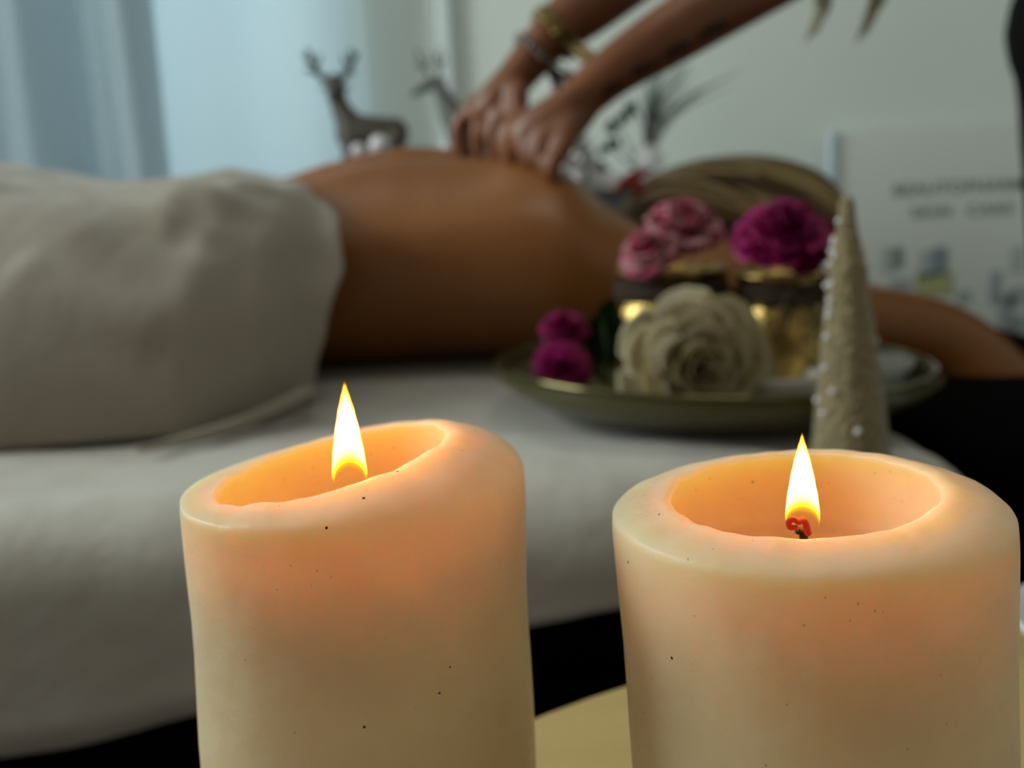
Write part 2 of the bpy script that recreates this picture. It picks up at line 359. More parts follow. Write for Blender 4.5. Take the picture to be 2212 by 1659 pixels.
# ------------------------------------------------------------------ massage table
bx0, bx1, by0, by1 = -1.75, .288, .538, 1.40
def rrect(inset, n, rad=.075):
    """rounded rectangle perimeter of the bed, inset inwards"""
    x0, x1, y0, y1 = bx0+inset, bx1-inset, by0+inset, by1-inset; r = max(rad-inset*.6, .02)
    segs = []; pts = []
    for cx, cy, a0 in ((x1-r, y0+r, -PI/2), (x1-r, y1-r, 0), (x0+r, y1-r, PI/2), (x0+r, y0+r, PI)):
        for k in range(13): a = a0+PI/2*k/12; segs.append(V((cx+r*math.cos(a), cy+r*math.sin(a), 0)))
    segs.append(segs[0]); Ls = [0]
    for a, b_ in zip(segs, segs[1:]): Ls.append(Ls[-1]+(b_-a).length)
    # sample by fixed parameter (same fraction for each ring)
    j = 0
    for k in range(n):
        s = Ls[-1]*k/n
        while Ls[j+1] < s: j += 1
        t = (s-Ls[j])/max(Ls[j+1]-Ls[j], 1e-9); pts.append(segs[j].lerp(segs[j+1], t))
    return pts
def bedz(x, y):
    z = BED + .004*nz(x*9, y*9) + .0024*nz(x*24+y*20, y*30)
    # soft creases running out from under the tray and the towel
    for (ax, ay, bx_, by_, h, w_) in ((-.12, .66, .10, .58, .004, .012), (-.05, .72, .16, .60, .004, .010), (-.30, .66, -.05, .60, .003, .02), (.0, .60, .06, .56, .004, .010), (-.34, .60, -.12, .57, .003, .016)):
        d = V((bx_-ax, by_-ay)); q = V((x-ax, y-ay)); t = max(0, min(1, q.dot(d)/d.length_squared)); e = (q-d*t).length
        z += h*math.exp(-(e/w_)**2)
    z -= max(0, x-.10)**2*.25*(1 if y < 1.1 else .6)
    return z
def hemz(x, y):
    if y > 1.2: return -.12
    return interp(((-.6, -.125), (-.30, -.115), (.05, -.047), (.10, -.040), (.30, -.03)), x)
bm = bmesh.new(); N = 420; rings = []
R_E = .045
prof = [(inset, 0) for inset in (.38, .33, .28, .24, .20, .17, .145, .12, .10, .085, .07, .058, .05)]
for a in (0, 15, 30, 45, 60, 75, 90): prof.append((R_E*(1-math.sin(math.radians(a))), R_E*(1-math.cos(math.radians(a)))))
for inset, dz in prof:
    rings.append([bm.verts.new((p.x, p.y, bedz(p.x, p.y)-dz)) for p in rrect(inset, N)])
pp = rrect(0, N)
for t in (.2, .4, .6, .8, 1.0, 1.0):
    ring = []
    for k, p in enumerate(pp):
        q = pp[(k+1) % N]-pp[k-1]; nrm = V((q.y, -q.x, 0)).normalized()
        z0 = bedz(p.x, p.y)-R_E; zz = lerp(z0, hemz(p.x, p.y), t)
        off = t*(.006*nz(k*.09, 0, t)+.004*nz(k*.31, 3, t))
        ring.append(bm.verts.new(p+nrm*(off if len(rings) < len(prof)+5 else off-.012)+V((0, 0, zz))))
    rings.append(ring)
for A, B in zip(rings, rings[1:]):
    for k in range(N): bm.faces.new((A[k], A[(k+1) % N], B[(k+1) % N], B[k]))
bm.faces.new(rings[0])
bmesh.ops.triangulate(bm, faces=[f for f in bm.faces if len(f.verts) > 4])
tag(obj('fitted_sheet', bm, M['sheet']), 'pale grey cotton sheet covering the massage table top and hanging over its side', 'sheet')
mt = thing('massage_table', 'black massage table base under the pale grey sheet', 'massage table', (0, 0, FLOOR))
obj('mattress', boxbm((bx0+.02, by0+.02, -.10-FLOOR+.0), (bx1-.02, by1-.02, .002-FLOOR-.005), .025), M['black'], mt)
obj('frame', boxbm((bx0+.03, by0+.035, -.30-FLOOR), (bx1-.03, by1-.03, -.101-FLOOR), .01), M['black'], mt)
for lx_, ly_ in ((bx0+.1, by0+.08), (bx1-.14, by0+.08), (bx0+.1, by1-.12), (bx1-.14, by1-.12)):
    obj('leg', boxbm((lx_, ly_, 0), (lx_+.06, ly_+.06, -.3-FLOOR), .005), M['black'], mt)
obj('apron_panel', boxbm((bx0+.05, by0+.05, .02), (bx1-.05, by0+.062, -.3-FLOOR)), M['black'], mt)
# black padded head end on which the arm lies
he = thing('head_rest', 'black padded head rest extension beyond the sheeted table end', 'head rest', (.46, 1.02, FLOOR))
obj('cushion', boxbm((-.15, -.34, .44), (.18, .34, .545), .03, 4), M['black'], he)
obj('support', boxbm((-.14, -.20, .40), (.10, .20, .44), .01), M['black'], he)
obj('post', boxbm((-.05, -.05, 0), (.03, .05, .40), .01), M['black'], he)

# ------------------------------------------------------------------ client: prone body, one continuous skin
YC = 1.13
def ztop(px, py, Y=YC+.02): return P(px, py, Y).z
TOP = []
for px, py in ((560, 412), (610, 402), (700, 376), (800, 352), (870, 340), (940, 338), (1000, 342), (1090, 352), (1190, 376), (1300, 452), (1390, 492)):
    q = P(px, py, YC+.02); TOP.append((q.x, q.z))
TOP = [(-1.5, .07), (-.9, .11), (-.62, .17), (-.45, .185), (-.36, .175)]+TOP+[(.22, .11), (.30, .08)]
HW = [(-1.5, .05), (-.9, .12), (-.62, .18), (-.45, .19), (-.25, .165), (-.1, .165), (.05, .185), (.13, .175), (.17, .12), (.24, .06), (.30, .05)]
def torso():
    bm = bmesh.new(); rings = []; n = 90; seg = 64
    x0, x1 = -.75, .22
    for i in range(n+1):
        x = lerp(x0, x1, i/n); zt = interp(TOP, x); hw = interp(HW, x); zb = BED+.001
        h = (zt-zb)
        ring = []
        for k in range(seg):
            a = 2*PI*k/seg; ca, sa = math.cos(a), math.sin(a)
            ex = 2.0/2.5
            y = YC + hw*math.copysign(abs(ca)**ex, ca)
            z = zb+h*.46+ (h*.54 if sa > 0 else h*.46)*math.copysign(abs(sa)**ex, sa)
            if sa > 0:
                s = (y-YC)/hw
                g = .55 if x < .1 else .2
                tl_ = max(0, min(1, (.04-x)/.12)); z += tl_*sa*(s*.032-.006)
                z -= .020*g*2*math.exp(-(s/.11)**2)                     # spine furrow
                z += .014*math.exp(-((abs(s)-.30)/.15)**2)*math.exp(-((x+.14)/.2)**2)  # long back muscles
                z += .012*math.exp(-((abs(s)-.55)/.22)**2)*math.exp(-((x-.065)/.06)**2) # shoulder blades
                z -= .006*math.exp(-((abs(s)-.62)/.2)**2)*math.exp(-((x+.03)/.035)**2)
            ring.append(bm.verts.new((x, y, z)))
        rings.append(ring)
    for A, B in zip(rings, rings[1:]):
        for k in range(seg): bm.faces.new((A[k], A[(k+1) % seg], B[(k+1) % seg], B[k]))
    bm.faces.new(rings[0]); bm.faces.new(rings[-1][::-1])
    return bm
bm = torso()
# near shoulder and arm reaching past the tray, over the head end
A0 = V((.095, 1.02, .10)); A1 = P(1560, 640, 1.0); A2 = P(1790, 690, 1.00); A3 = P(2030, 738, 1.0); A4 = P(2180, 840, .98); A5 = P(2330, 930, .97); A6 = P(2420, 985, .96)
tube(bm, [A0, A1, A2, A3, A4, A5, A6], [(.052, .060), (.052, .054), (.042, .043), (.040, .040), (.036, .034), (.027, .024), (.025, .017)], seg=20)
hd = (A6-A5).normalized(); sd = hd.cross(V((0, 0, 1))).normalized()
tube(bm, [A6, A6+hd*.05], [(.030, .014), (.036, .013)], seg=16)
for q, ln in ((-.027, .062), (-.009, .072), (.009, .068), (.027, .052)):
    s0 = A6+hd*.05+sd*q
    tube(bm, [s0, s0+hd*ln*.5+V((0, 0, -.004)), s0+hd*ln*.9+V((0, 0, -.018))], [.0085, .0078, .0065], seg=10)
tube(bm, [A6+sd*.022, A6+sd*.048+hd*.03, A6+sd*.058+hd*.062+V((0, 0, -.006))], [.011, .010, .008], seg=10)
# far shoulder and arm (on the other side of the head)
F0 = V((.085, 1.26, .10))
tube(bm, [F0, V((.19, 1.345, .09)), V((.28, 1.36, .066)), V((.35, 1.32, .045)), V((.39, 1.25, .030)), V((.40, 1.19, .022))], [(.05, .06), (.045, .045), (.04, .04), (.036, .032), (.027, .022), (.03, .014)], seg=18)
# neck and head, face down to the far side
HC = P(1555, 505, 1.15); HC.z = .118
tube(bm, [V((.10, 1.13, .11)), V((.17, 1.14, .11)), HC], [(.07, .05), (.052, .046), (.05, .05)], seg=18)
ball(bm, HC, (.098, .076, .088), 24, 16)
ball(bm, HC+V((.03, .02, -.035)), (.06, .055, .055), 20, 12)
ball(bm, HC+V((.04, .075, -.03)), (.013, .022, .012), 10, 8)     # nose, turned to the far side
ball(bm, HC+V((.078, .045, -.045)), (.025, .025, .022), 12, 8)   # chin
# hips and legs under the towel
for s in (-1, 1):
    tube(bm, [V((-.60, YC+s*.085, .10)), V((-.95, YC+s*.10, .09)), V((-1.10, YC+s*.10, .078)), V((-1.35, YC+s*.10, .075)), V((-1.58, YC+s*.10, .055))], [(.09, .08), (.072, .068), (.055, .055), (.05, .05), (.032, .032)], seg=18)
    tube(bm, [V((-1.58, YC+s*.10, .055)), V((-1.66, YC+s*.10, .045))], [(.035, .032), (.04, .022)], seg=14)
body = remesh(bm, .0050, 9, .6)
cl = obj('person', body, M['skin'])
tag(cl, 'person lying face down on the massage table, bare back, one arm reaching over the end', 'person')
bvh_body = BVHTree.FromObject(cl, bpy.context.evaluated_depsgraph_get())
# ear
bm = bmesh.new(); ec = P(1352, 392, 1.13)
tube(bm, [ec+V((-.012, 0, -.010)), ec+V((-.002, 0, -.002)), ec+V((.012, 0, .006)), ec+V((.026, 0, .010))], [(.003, .003), (.005, .006), (.005, .006), (.003, .003)], seg=10)
# link the ear back onto the head
tube(bm, [ec+V((.008, 0, -.004)), ec+V((.05, .0, -.025))], [(.005, .008), (.01, .01)], seg=10)
e = obj('ear', bm, M['ear'], cl); e['label'] = 'reddish ear'
# hair: swept locks over the head
bm = bmesh.new()
hc = HC+V((.012, 0, .012)); ax, ay, az = .118, .098, .118
HAIRTOP = P(1590, 342, 1.15).z
az = HAIRTOP-hc.z-.006
rnd = random.Random(3)
def hp(u, v, k=1.0):   # u: 0 at neck side .. 1 at crown end (x), v: angle around (0 near side bottom .. 1 far)
    th = lerp(PI*1.02, -.08*PI, u)
    x = math.cos(th); rr = math.sin(max(0, min(PI, th)))**.62 if 0 < th < PI else 0
    ph = lerp(-.12*PI, 1.12*PI, v)
    return hc+V((x*ax*k, -math.cos(ph)*rr*ay*k, math.sin(ph)*rr*az*k))
ball(bm, hc, (ax*.93, ay*.93, az*.93), 24, 16)
for i in range(150):
    v0 = rnd.uniform(.42, 1.0) if i % 3 else rnd.uniform(.2, .9); u0 = rnd.uniform(.10, .32)
    dv = rnd.uniform(.22, .42); k = rnd.uniform(.97, 1.04); du = rnd.uniform(.45, .7)
    pts = []
    for j in range(7):
        t = j/6; pts.append(hp(u0+du*t, v0-dv*(t**1.4), k*(1+.02*math.sin(t*PI))))
    wd = rnd.uniform(.007, .013)
    tube(bm, pts, [(.003, .002), (wd, .004), (wd, .005), (wd, .005), (wd, .004), (wd*.8, .004), (.002, .002)], seg=6, sub=3)
for i in range(46):    # darker locks gathered at the nape
    v0 = rnd.uniform(.1, .62); pts = [hp(.02+.02*j+.05*j*(i % 3)/2, v0-.05*j, .98) + V((-.012*(3-j)/3, 0, -.004*(3-j))) for j in range(5)]
    tube(bm, pts, [(.003, .002), (.010, .004), (.010, .004), (.009, .004), (.003, .002)], seg=6, sub=2)
ho = obj('hair', bm, M['hair'], cl); ho['label'] = 'blonde hair with brown streaks'
# ------------------------------------------------------------------ towel over the hips
def tw_edge_x(v):   # right-hand border, v 0 near hem .. 1 far side
    return interp(((0, P(682, 845, .885).x), (.08, P(735, 760, .93).x), (.18, P(768, 640, .955).x), (.28, P(755, 540, 1.0).x), (.38, P(690, 470, 1.05).x), (.48, P(618, 405, 1.13).x), (.6, P(595, 405, 1.2).x), (1, P(640, 405, 1.2).x)), v)
TT = [(P(px, py, YC+.02).x, P(px, py, YC+.02).z-.008) for px, py in ((-300, 340), (-100, 345), (0, 358), (100, 372), (210, 396), (320, 400), (410, 396), (470, 385), (530, 374), (580, 384), (640, 398), (760, 398))]
YB = [(-1.7, .85), (-.9, .74), (-.45, .722), (-.376, .727), (-.245, .742), (-.205, .785), (-.17, .862), (0, .89)]
def towel(u, v):
    x1 = tw_edge_x(v); x = lerp(-1.72, x1, u**.45)
    zt = interp(TT, x) if x > -.7 else lerp(interp(TT, -.7), .12, min(1, (-.7-x)/.9)); yb = interp(YB, x)
    zs_ = sum(interp(TT, max(x+dx, -.65)) for dx in (-.12, -.08, -.04, 0, .04, .08, .12))/7
    kk = max(0, min(1, (math.sin(PI*v)-.80)/.19)); zt = lerp(zs_-.004, zt, kk) if x > -.65 else zt
    zb = max(BED+.005, 0)
    a = PI*v; ca, sa = math.cos(a), max(0, math.sin(a))
    ex = 2/2.35
    hwn = (YC+.02-yb); hwf = .24
    y = YC+.02 - math.copysign(abs(ca)**ex, ca)*(hwn if ca > 0 else hwf)
    z = zb + (zt-zb)*sa**ex
    # at hem the cloth meets the bed softly
    d = 0
    for (u0, v0, u1, v1, h, w_) in FOLDS:
        X = x; dd = V((u1-u0, (v1-v0)*.6)); q = V((X-u0, (v-v0)*.6)); t = max(0, min(1, q.dot(dd)/dd.length_squared)); e_ = (q-dd*t).length
        d += h*math.exp(-(e_/w_)**2)*min(1, 6*t+.3)*min(1, 6*(1-t)+.3)
    d = d*1.25+.0035*nz(x*6+v*7, v*9-x*3)+.0015*nz(x*20+v*12, v*14, 2)
    damp = min(1, v*9)*min(1, (1-v)*6)*(1-.88*kk)
    nrm = V((0, -ca, max(sa, .15))).normalized()
    q = V((x, y, z))+nrm*(d*damp+.006)
    zc = interp(TOP, x)+.006
    if q.z < BED+.0045: q.z = BED+.0045
    return q
FOLDS = [(-.47, .42, -.25, .25, .014, .011), (-.40, .45, -.20, .35, .012, .010), (-.42, .41, -.24, .22, -.008, .012), (-.50, .52, -.22, .30, .012, .016), (-.46, .56, -.20, .42, .012, .013), (-.60, .45, -.30, .22, .010, .022), (-.40, .50, -.30, .60, .009, .012),
         (-.30, .30, -.17, .44, .009, .022), (-.44, .38, -.55, .20, .010, .022), (-.30, .48, -.20, .54, -.007, .010), (-.43, .48, -.24, .34, -.010, .012), (-.55, .62, -.35, .50, .009, .014), (-.38, .20, -.25, .10, .008, .02)]
bm = grid(150, 90, towel)
o = obj('towel', bm, M['towel'])
s = o.modifiers.new('thick', 'SOLIDIFY'); s.thickness = .005; s.offset = 1
tag(o, 'large cream towel draped over the hips and legs of the lying person', 'towel')
bm = bmesh.new()
hpts = [on_z(300, 972, .027), on_z(400, 950, .028), on_z(500, 921, .030), on_z(580, 890, .034), on_z(630, 866, .038), on_z(662, 850, .040), on_z(672, 866, .030), on_z(640, 882, .026)]
tube(bm, hpts, [(.002, .002), (.005, .004), (.006, .005), (.006, .006), (.006, .006), (.006, .006), (.005, .005), (.002, .002)], seg=10)
h = obj('rolled_hem', bm, M['towel'], o)

# ------------------------------------------------------------------ therapist: arms, hands, torso in black
def px_r(r, Y): return r*Y/FPX
bm = bmesh.new()
def hand(bm, wrist, mid, palm, knuck, tips, bends, fr, thumb, Yh, fore, fore_r):
    tube(bm, fore, fore_r, seg=20, up=V((0, 1, 0)))
# near arm (in front)
Yn = 1.04
fore = [P(1275, 195, Yn), P(1330, 150, Yn), P(1430, 85, Yn+.01), P(1560, 5, Yn+.03), P(1700, -75, Yn+.05)]
tube(bm, fore, [(px_r(50, Yn), px_r(46, Yn)), (px_r(54, Yn), px_r(54, Yn)), (px_r(64, Yn), px_r(64, Yn)), (px_r(72, Yn), px_r(72, Yn)), (px_r(76, Yn), px_r(76, Yn))], seg=20, up=V((0, 1, 0)))
SH_N = V((.50, 1.08, .74)); SH_F = V((.55, 1.40, .76))
tube(bm, [P(1700, -75, Yn+.05), P(1700, -75, Yn+.05).lerp(SH_N, .5)+V((.02, 0, -.01)), SH_N], [px_r(74, Yn), .042, .055], seg=18)
# near palm: back of the hand from wrist to knuckles
tube(bm, [P(1280, 192, Yn), P(1220, 232, Yn), P(1160, 272, Yn+.005), P(1130, 290, Yn+.01)], [(px_r(46, Yn), px_r(50, Yn)), (px_r(40, Yn), px_r(55, Yn)), (px_r(42, Yn), px_r(48, Yn)), (px_r(36, Yn), px_r(38, Yn))], seg=18, up=V((0, 1, 0)))
tube(bm, [P(1255, 225, Yn), P(1215, 280, Yn-.01), P(1185, 318, Yn-.012)], [px_r(44, Yn), px_r(42, Yn), px_r(32, Yn)], seg=14)   # heel of the hand
def finger(bm, pts, rs): tube(bm, pts, rs, seg=12, sub=4)
for kx, ky, jx, jy, tx_, ty_, Y in ((1108, 262, 1086, 300, 1088, 352, Yn+.035), (1122, 272, 1100, 308, 1108, 358, Yn+.016), (1146, 290, 1132, 330, 1142, 368, Yn-.004), (1172, 305, 1166, 342, 1176, 378, Yn-.022)):
    finger(bm, [P(kx+46, ky-10, Y), P(kx, ky, Y), P(jx, jy, Y), P(tx_, ty_, Y)], [px_r(22, Y), px_r(21, Y), px_r(18.5, Y), px_r(14.5, Y)])
finger(bm, [P(1235, 262, Yn-.02), P(1218, 318, Yn-.035), P(1196, 352, Yn-.04), P(1188, 384, Yn-.038)], [px_r(27, Yn), px_r(21, Yn), px_r(18, Yn), px_r(13, Yn)])   # thumb
# far arm
Yf = 1.14
tube(bm, [P(1150, 125, Yf), P(1195, 75, Yf), P(1275, 5, Yf+.02), P(1400, -90, Yf+.05), P(1520, -160, Yf+.08)], [(px_r(46, Yf), px_r(50, Yf)), (px_r(50, Yf), px_r(54, Yf)), (px_r(66, Yf), px_r(64, Yf)), (px_r(74, Yf), px_r(74, Yf)), (px_r(76, Yf), px_r(76, Yf))], seg=20, up=V((0, 1, 0)))
tube(bm, [P(1520, -160, Yf+.08), P(1520, -160, Yf+.08).lerp(SH_F, .5)+V((.02, 0, -.01)), SH_F], [px_r(74, Yf), .042, .055], seg=18)
tube(bm, [P(1152, 122, Yf), P(1112, 170, Yf), P(1066, 222, Yf), P(1048, 240, Yf)], [(px_r(44, Yf), px_r(50, Yf)), (px_r(40, Yf), px_r(60, Yf)), (px_r(40, Yf), px_r(56, Yf)), (px_r(34, Yf), px_r(46, Yf))], seg=18, up=V((0, 1, 0)))
for kx, ky, jx, jy, tx_, ty_, Y in ((1022, 232, 990, 278, 1000, 344, Yf+.015), (1052, 246, 1032, 288, 1038, 348, Yf-.006), (1080, 258, 1064, 296, 1070, 350, Yf-.026), (1030, 226, 1004, 262, 1014, 340, Yf+.035)):
    finger(bm, [P(kx+40, ky-30, Y), P(kx, ky, Y), P(jx, jy, Y), P(tx_, ty_, Y)], [px_r(22, Y), px_r(21, Y), px_r(18.5, Y), px_r(15, Y)])
finger(bm, [P(1120, 200, Yf-.035), P(1118, 268, Yf-.05), P(1104, 318, Yf-.05), P(1098, 350, Yf-.045)], [px_r(24, Yf), px_r(20, Yf), px_r(18, Yf), px_r(13, Yf)])
# torso, neck, head, legs (mostly outside the frame)
PEL = V((.762, 1.24, .36)); CH = V((.67, 1.24, .70))
tube(bm, [PEL, PEL.lerp(CH, .5)+V((.01, 0, 0)), CH], [(.15, .10), (.125, .095), (.16, .10)], seg=24, up=V((-1, 0, .5)))
tube(bm, [SH_N, CH+V((-.06, 0, .06)), SH_F], [.055, .07, .055], seg=18)
tube(bm, [CH+V((-.02, 0, .06)), V((.57, 1.24, .84)), V((.53, 1.24, .90))], [.055, .048, .045], seg=16)
HD = V((.49, 1.24, .95))
ball(bm, HD, (.082, .072, .098), 24, 16); ball(bm, HD+V((-.03, 0, -.055)), (.052, .05, .055), 18, 12)
ball(bm, HD+V((-.088, 0, -.018)), (.018, .010, .018), 10, 8)
for s in (-1, 1): ball(bm, HD+V((.0, s*.073, -.01)), (.018, .008, .028), 10, 8)
for s in (-1, 1):
    tube(bm, [PEL+V((0, s*.08, -.03)), V((.785, 1.24+s*.09, -.10)), V((.80, 1.24+s*.09, -.45)), V((.80, 1.24+s*.09, FLOOR+.05))], [.088, .06, .045, .038], seg=18)
    tube(bm, [V((.81, 1.24+s*.09, FLOOR+.035)), V((.68, 1.24+s*.10, FLOOR+.028))], [(.036, .034), (.042, .026)], seg=14)
th = obj('person', remesh(bm, .0046, 5, .6), M['skin2'])
tag(th, 'standing person in black pressing both hands on the bare back, bracelets on one wrist', 'person')
bvh = BVHTree.FromObject(th, bpy.context.evaluated_depsgraph_get())
# clothes
bm = bmesh.new()
tube(bm, [PEL+V((.02, 0, -.05)), PEL.lerp(CH, .5)+V((.01, 0, 0)), CH+V((-.005, 0, .02))], [(.172, .118), (.145, .120), (.178, .122)], seg=28, up=V((-1, 0, .5)))
tube(bm, [SH_N+V((-.02, 0, -.045)), SH_N, CH+V((-.055, 0, .055)), SH_F, SH_F+V((-.02, 0, -.045))], [.062, .068, .085, .068, .062], seg=20)
obj('shirt', remesh(bm, .009, 6), M['shirt'], th)
bm = bmesh.new()
for s in (-1, 1): tube(bm, [PEL+V((0, s*.07, -.02)), V((.785, 1.24+s*.09, -.10)), V((.80, 1.24+s*.09, -.45)), V((.80, 1.24+s*.09, FLOOR+.06))], [.108, .078, .062, .058], seg=18)
tube(bm, [PEL+V((0, -.06, 0)), PEL+V((0, .06, 0))], [.125, .125], seg=18)
obj('trousers', remesh(bm, .010, 5), M['shirt'], th)
bm = bmesh.new(); rnd = random.Random(11)
ball(bm, HD+V((.012, 0, .012)), (.088, .08, .10), 24, 16)
for i in range(90):
    a = rnd.uniform(-1, 1)*PI*.75
    st = HD+V((.01+.07*math.cos(a), .075*math.sin(a), rnd.uniform(.0, .09)))
    md = HD+V((.02+.085*math.cos(a), .09*math.sin(a), -.08)); en = md+V((-.04, rnd.uniform(-.02, .02), -rnd.uniform(.06, .14)))
    tube(bm, [st, md, en], [.008, .009, .003], seg=6, sub=3)
for px, bend in ((1772, -18), (1782, -26), (1766, -24), (1884, -16), (1892, -22), (1880, -28), (1776, -12)):   # strands that hang into view
    Y = 1.12+rnd.uniform(-.012, .012); ends = {1: (px+bend, rnd.uniform(60, 92))}[1]
    q = P(px+8, -60, Y); top = HD+V((-.05, -.06 if px < 1850 else .04, .03))
    tube(bm, [top, top.lerp(q, .5)+V((-.01, 0, -.02)), q, P(px+4, 10, Y), P(*ends, Y)], [.005, .006, .006, .005, .0015], seg=6, sub=4)
o = obj('hair', bm, M['hair2'], th); o['label'] = 'long pale blonde hair hanging down'
for s in (-1, 1):
    e = obj('eye', ball(bmesh.new(), HD+V((-.074, s*.028, .004)), .011, 12, 8), M['white'], th)
obj('mouth', ball(bmesh.new(), HD+V((-.080, 0, -.058)), (.006, .022, .007), 12, 8), M['ear'], th)
# bracelets around the far wrist
def bracelet(name, a, b, off, rad, mats, n, lab, sq=1.0):
    """ring of links around the forearm axis a->b, at point a"""
    t = (b-a).normalized(); s = t.cross(V((0, 1, 0))).normalized(); u = s.cross(t).normalized()
    bm = bmesh.new(); pts = []
    for k in range(n):
        an = 2*PI*k/n; d = s*math.cos(an)+u*math.sin(an)
        hit = bvh.ray_cast(a+d*.12, -d, .12)
        p = (hit[0]+d*off) if hit[0] else a+d*.03
        pts.append(p)
        ball(bm, p, (rad, rad*.9, rad*sq) if k % 2 else (rad*.8,)*3, 8, 6)
    pts.append(pts[0]); 
    for p, q in zip(pts, pts[1:]): tube(bm, [p, q], [rad*.55, rad*.55], seg=6, sub=1, cap=False)
    o = obj(name, bm, mats, th); o['label'] = lab
    return pts
c0 = P(1150, 128, Yf); c1 = P(1195, 75, Yf); c2 = P(1240, 35, Yf)
bracelet('bracelet', c1, c2, .001, .0065, M['brass'], 26, 'broad aged brass bracelet')
bracelet('bracelet', c1+(c2-c1)*.28, c2+(c2-c1)*.28, .001, .005, M['brass'], 26, 'aged brass bracelet')
bp = bracelet('bracelet', P(1158, 118, Yf), P(1205, 66, Yf), .001, .0055, M['steel'], 24, 'dark silver link bracelet')
bm = bmesh.new()
for k in range(7): ball(bm, P(1196+k*4-(k % 2)*8, 158+k*7, Yf-.02+.004*k), .0045, 8, 6)
tube(bm, [P(1205, 145, Yf-.018), P(1200, 170, Yf-.012), P(1214, 205, Yf)], [.002, .002, .002], seg=6)
obj('charm', bm, M['steel'], th)
# forearm tattoo: script-like line hugging the skin of the near forearm
bm = bmesh.new(); a, b_ = V((1300, 205, 0)), V((1590, 38, 0)); prev = None
dirv = (b_-a).normalized(); nv = V((-dirv.y, dirv.x, 0))
line = []
for k in range(420):
    t = k/419; w_ = t*26
    amp = 11*(.55+.45*math.sin(w_*.9+1))
    q = a.lerp(b_, t)+nv*(math.sin(w_*2*PI*.55)*amp+4*math.sin(w_*7))+dirv*(5*math.cos(w_*2*PI*.55))
    d = (P(q.x, q.y, 1.0)-CAM).normalized(); hit = bvh.ray_cast(CAM, d)
    line.append((hit[0], hit[1]) if hit[0] and hit[0].y < 1.1 and math.sin(w_*.95) > -.75 else None)
for p, q in zip(line, line[1:]):
    if not p or not q: continue
    tt = (q[0]-p[0]); 
    if tt.length > .01 or tt.length < 1e-6: continue
    s = tt.normalized().cross(p[1])*.0026
    vv = [bm.verts.new(x) for x in (p[0]-s+p[1]*.0006, p[0]+s+p[1]*.0006, q[0]+s+q[1]*.0006, q[0]-s+q[1]*.0006)]
    bm.faces.new(vv)
o = obj('tattoo', bm, M['ink'], th); o['label'] = 'dark script tattoo along the forearm'

# ------------------------------------------------------------------ tray and what it carries
TC = V((.151, .772, BED)); TR = .161
TILT = Matrix.Rotation(math.radians(2.2), 4, 'Y')
tray = thing('tray', 'round shallow olive green metal tray on the sheet in front of the lying person', 'tray', TC+V((0, 0, .0035)))
tray.rotation_euler = (0, math.radians(2.4), 0)
bm = bmesh.new()
lathe(bm, [(0, 0), (.09, 0), (.122, .001), (.138, .005), (.156, .015), (.167, .025), (TR, .0295), (TR+.002, .0305), (TR+.0005, .0315), (TR-.003, .030), (.162, .0235), (.151, .015), (.135, .0075), (.120, .0042), (.09, .0035), (0, .0035)], 96)
obj('dish', bm, M['tray'], tray)
bm = bmesh.new()
pts = [V(((TR+.0008)*math.cos(2*PI*k/64), (TR+.0008)*math.sin(2*PI*k/64), .0312)) for k in range(65)]
tube(bm, pts, [.0022]*65, seg=8, sub=1, cap=False)
M['rim'] = mat('tray_rim_metal', (.16, .14, .06), .06, metal=.9)
obj('rim', bm, M['rim'], tray)
TM = Matrix.Translation(TC+V((0, 0, .0035))) @ Matrix.Rotation(math.radians(2.4), 4, 'Y')
def on_tray(x, y, z=.0036): return TM @ V((x-TC.x, y-TC.y, z))
# petals
def petal_mesh(w, h, cup, curl, ruffle, seedv, thick=.0006, nu=9, nv=8):
    """petal in local space: grows along +Z from its foot, faces -Y (inside) ; cup bends it around Z"""
    rn = random.Random(seedv); ph = rn.uniform(0, 6)
    def f(u, v):
        s = (u-.5)*2; wd = w*(math.sin(min(1, v*1.05+.12)*PI*.62)**.8)*(1-.12*max(0, v-.75)*4)
        top = 1-.10*s*s*v
        x = s*wd*.5
        z = h*v*top
        y = cup*(1-math.cos(s*1.15))*-1*w*.5 + (-.25*h*math.sin(v*PI*.5)*.3)
        y += curl*h*max(0, v-.62)**1.6*2.2
        y += ruffle*math.sin(s*9+ph+v*2)*v*v + ruffle*.6*math.sin(s*17+ph*2)*v**3
        z += ruffle*.8*math.sin(s*12+ph)*v**3
        return V((x, y, z))
    bm = grid(nu, nv, f)
    r = bmesh.ops.solidify(bm, geom=bm.faces[:], thickness=thick)
    me = bpy.data.meshes.new('petal'); bmesh.ops.recalc_face_normals(bm, faces=bm.faces); bm.to_mesh(me); bm.free()
    me.polygons.foreach_set('use_smooth', [True]*len(me.polygons)); return me
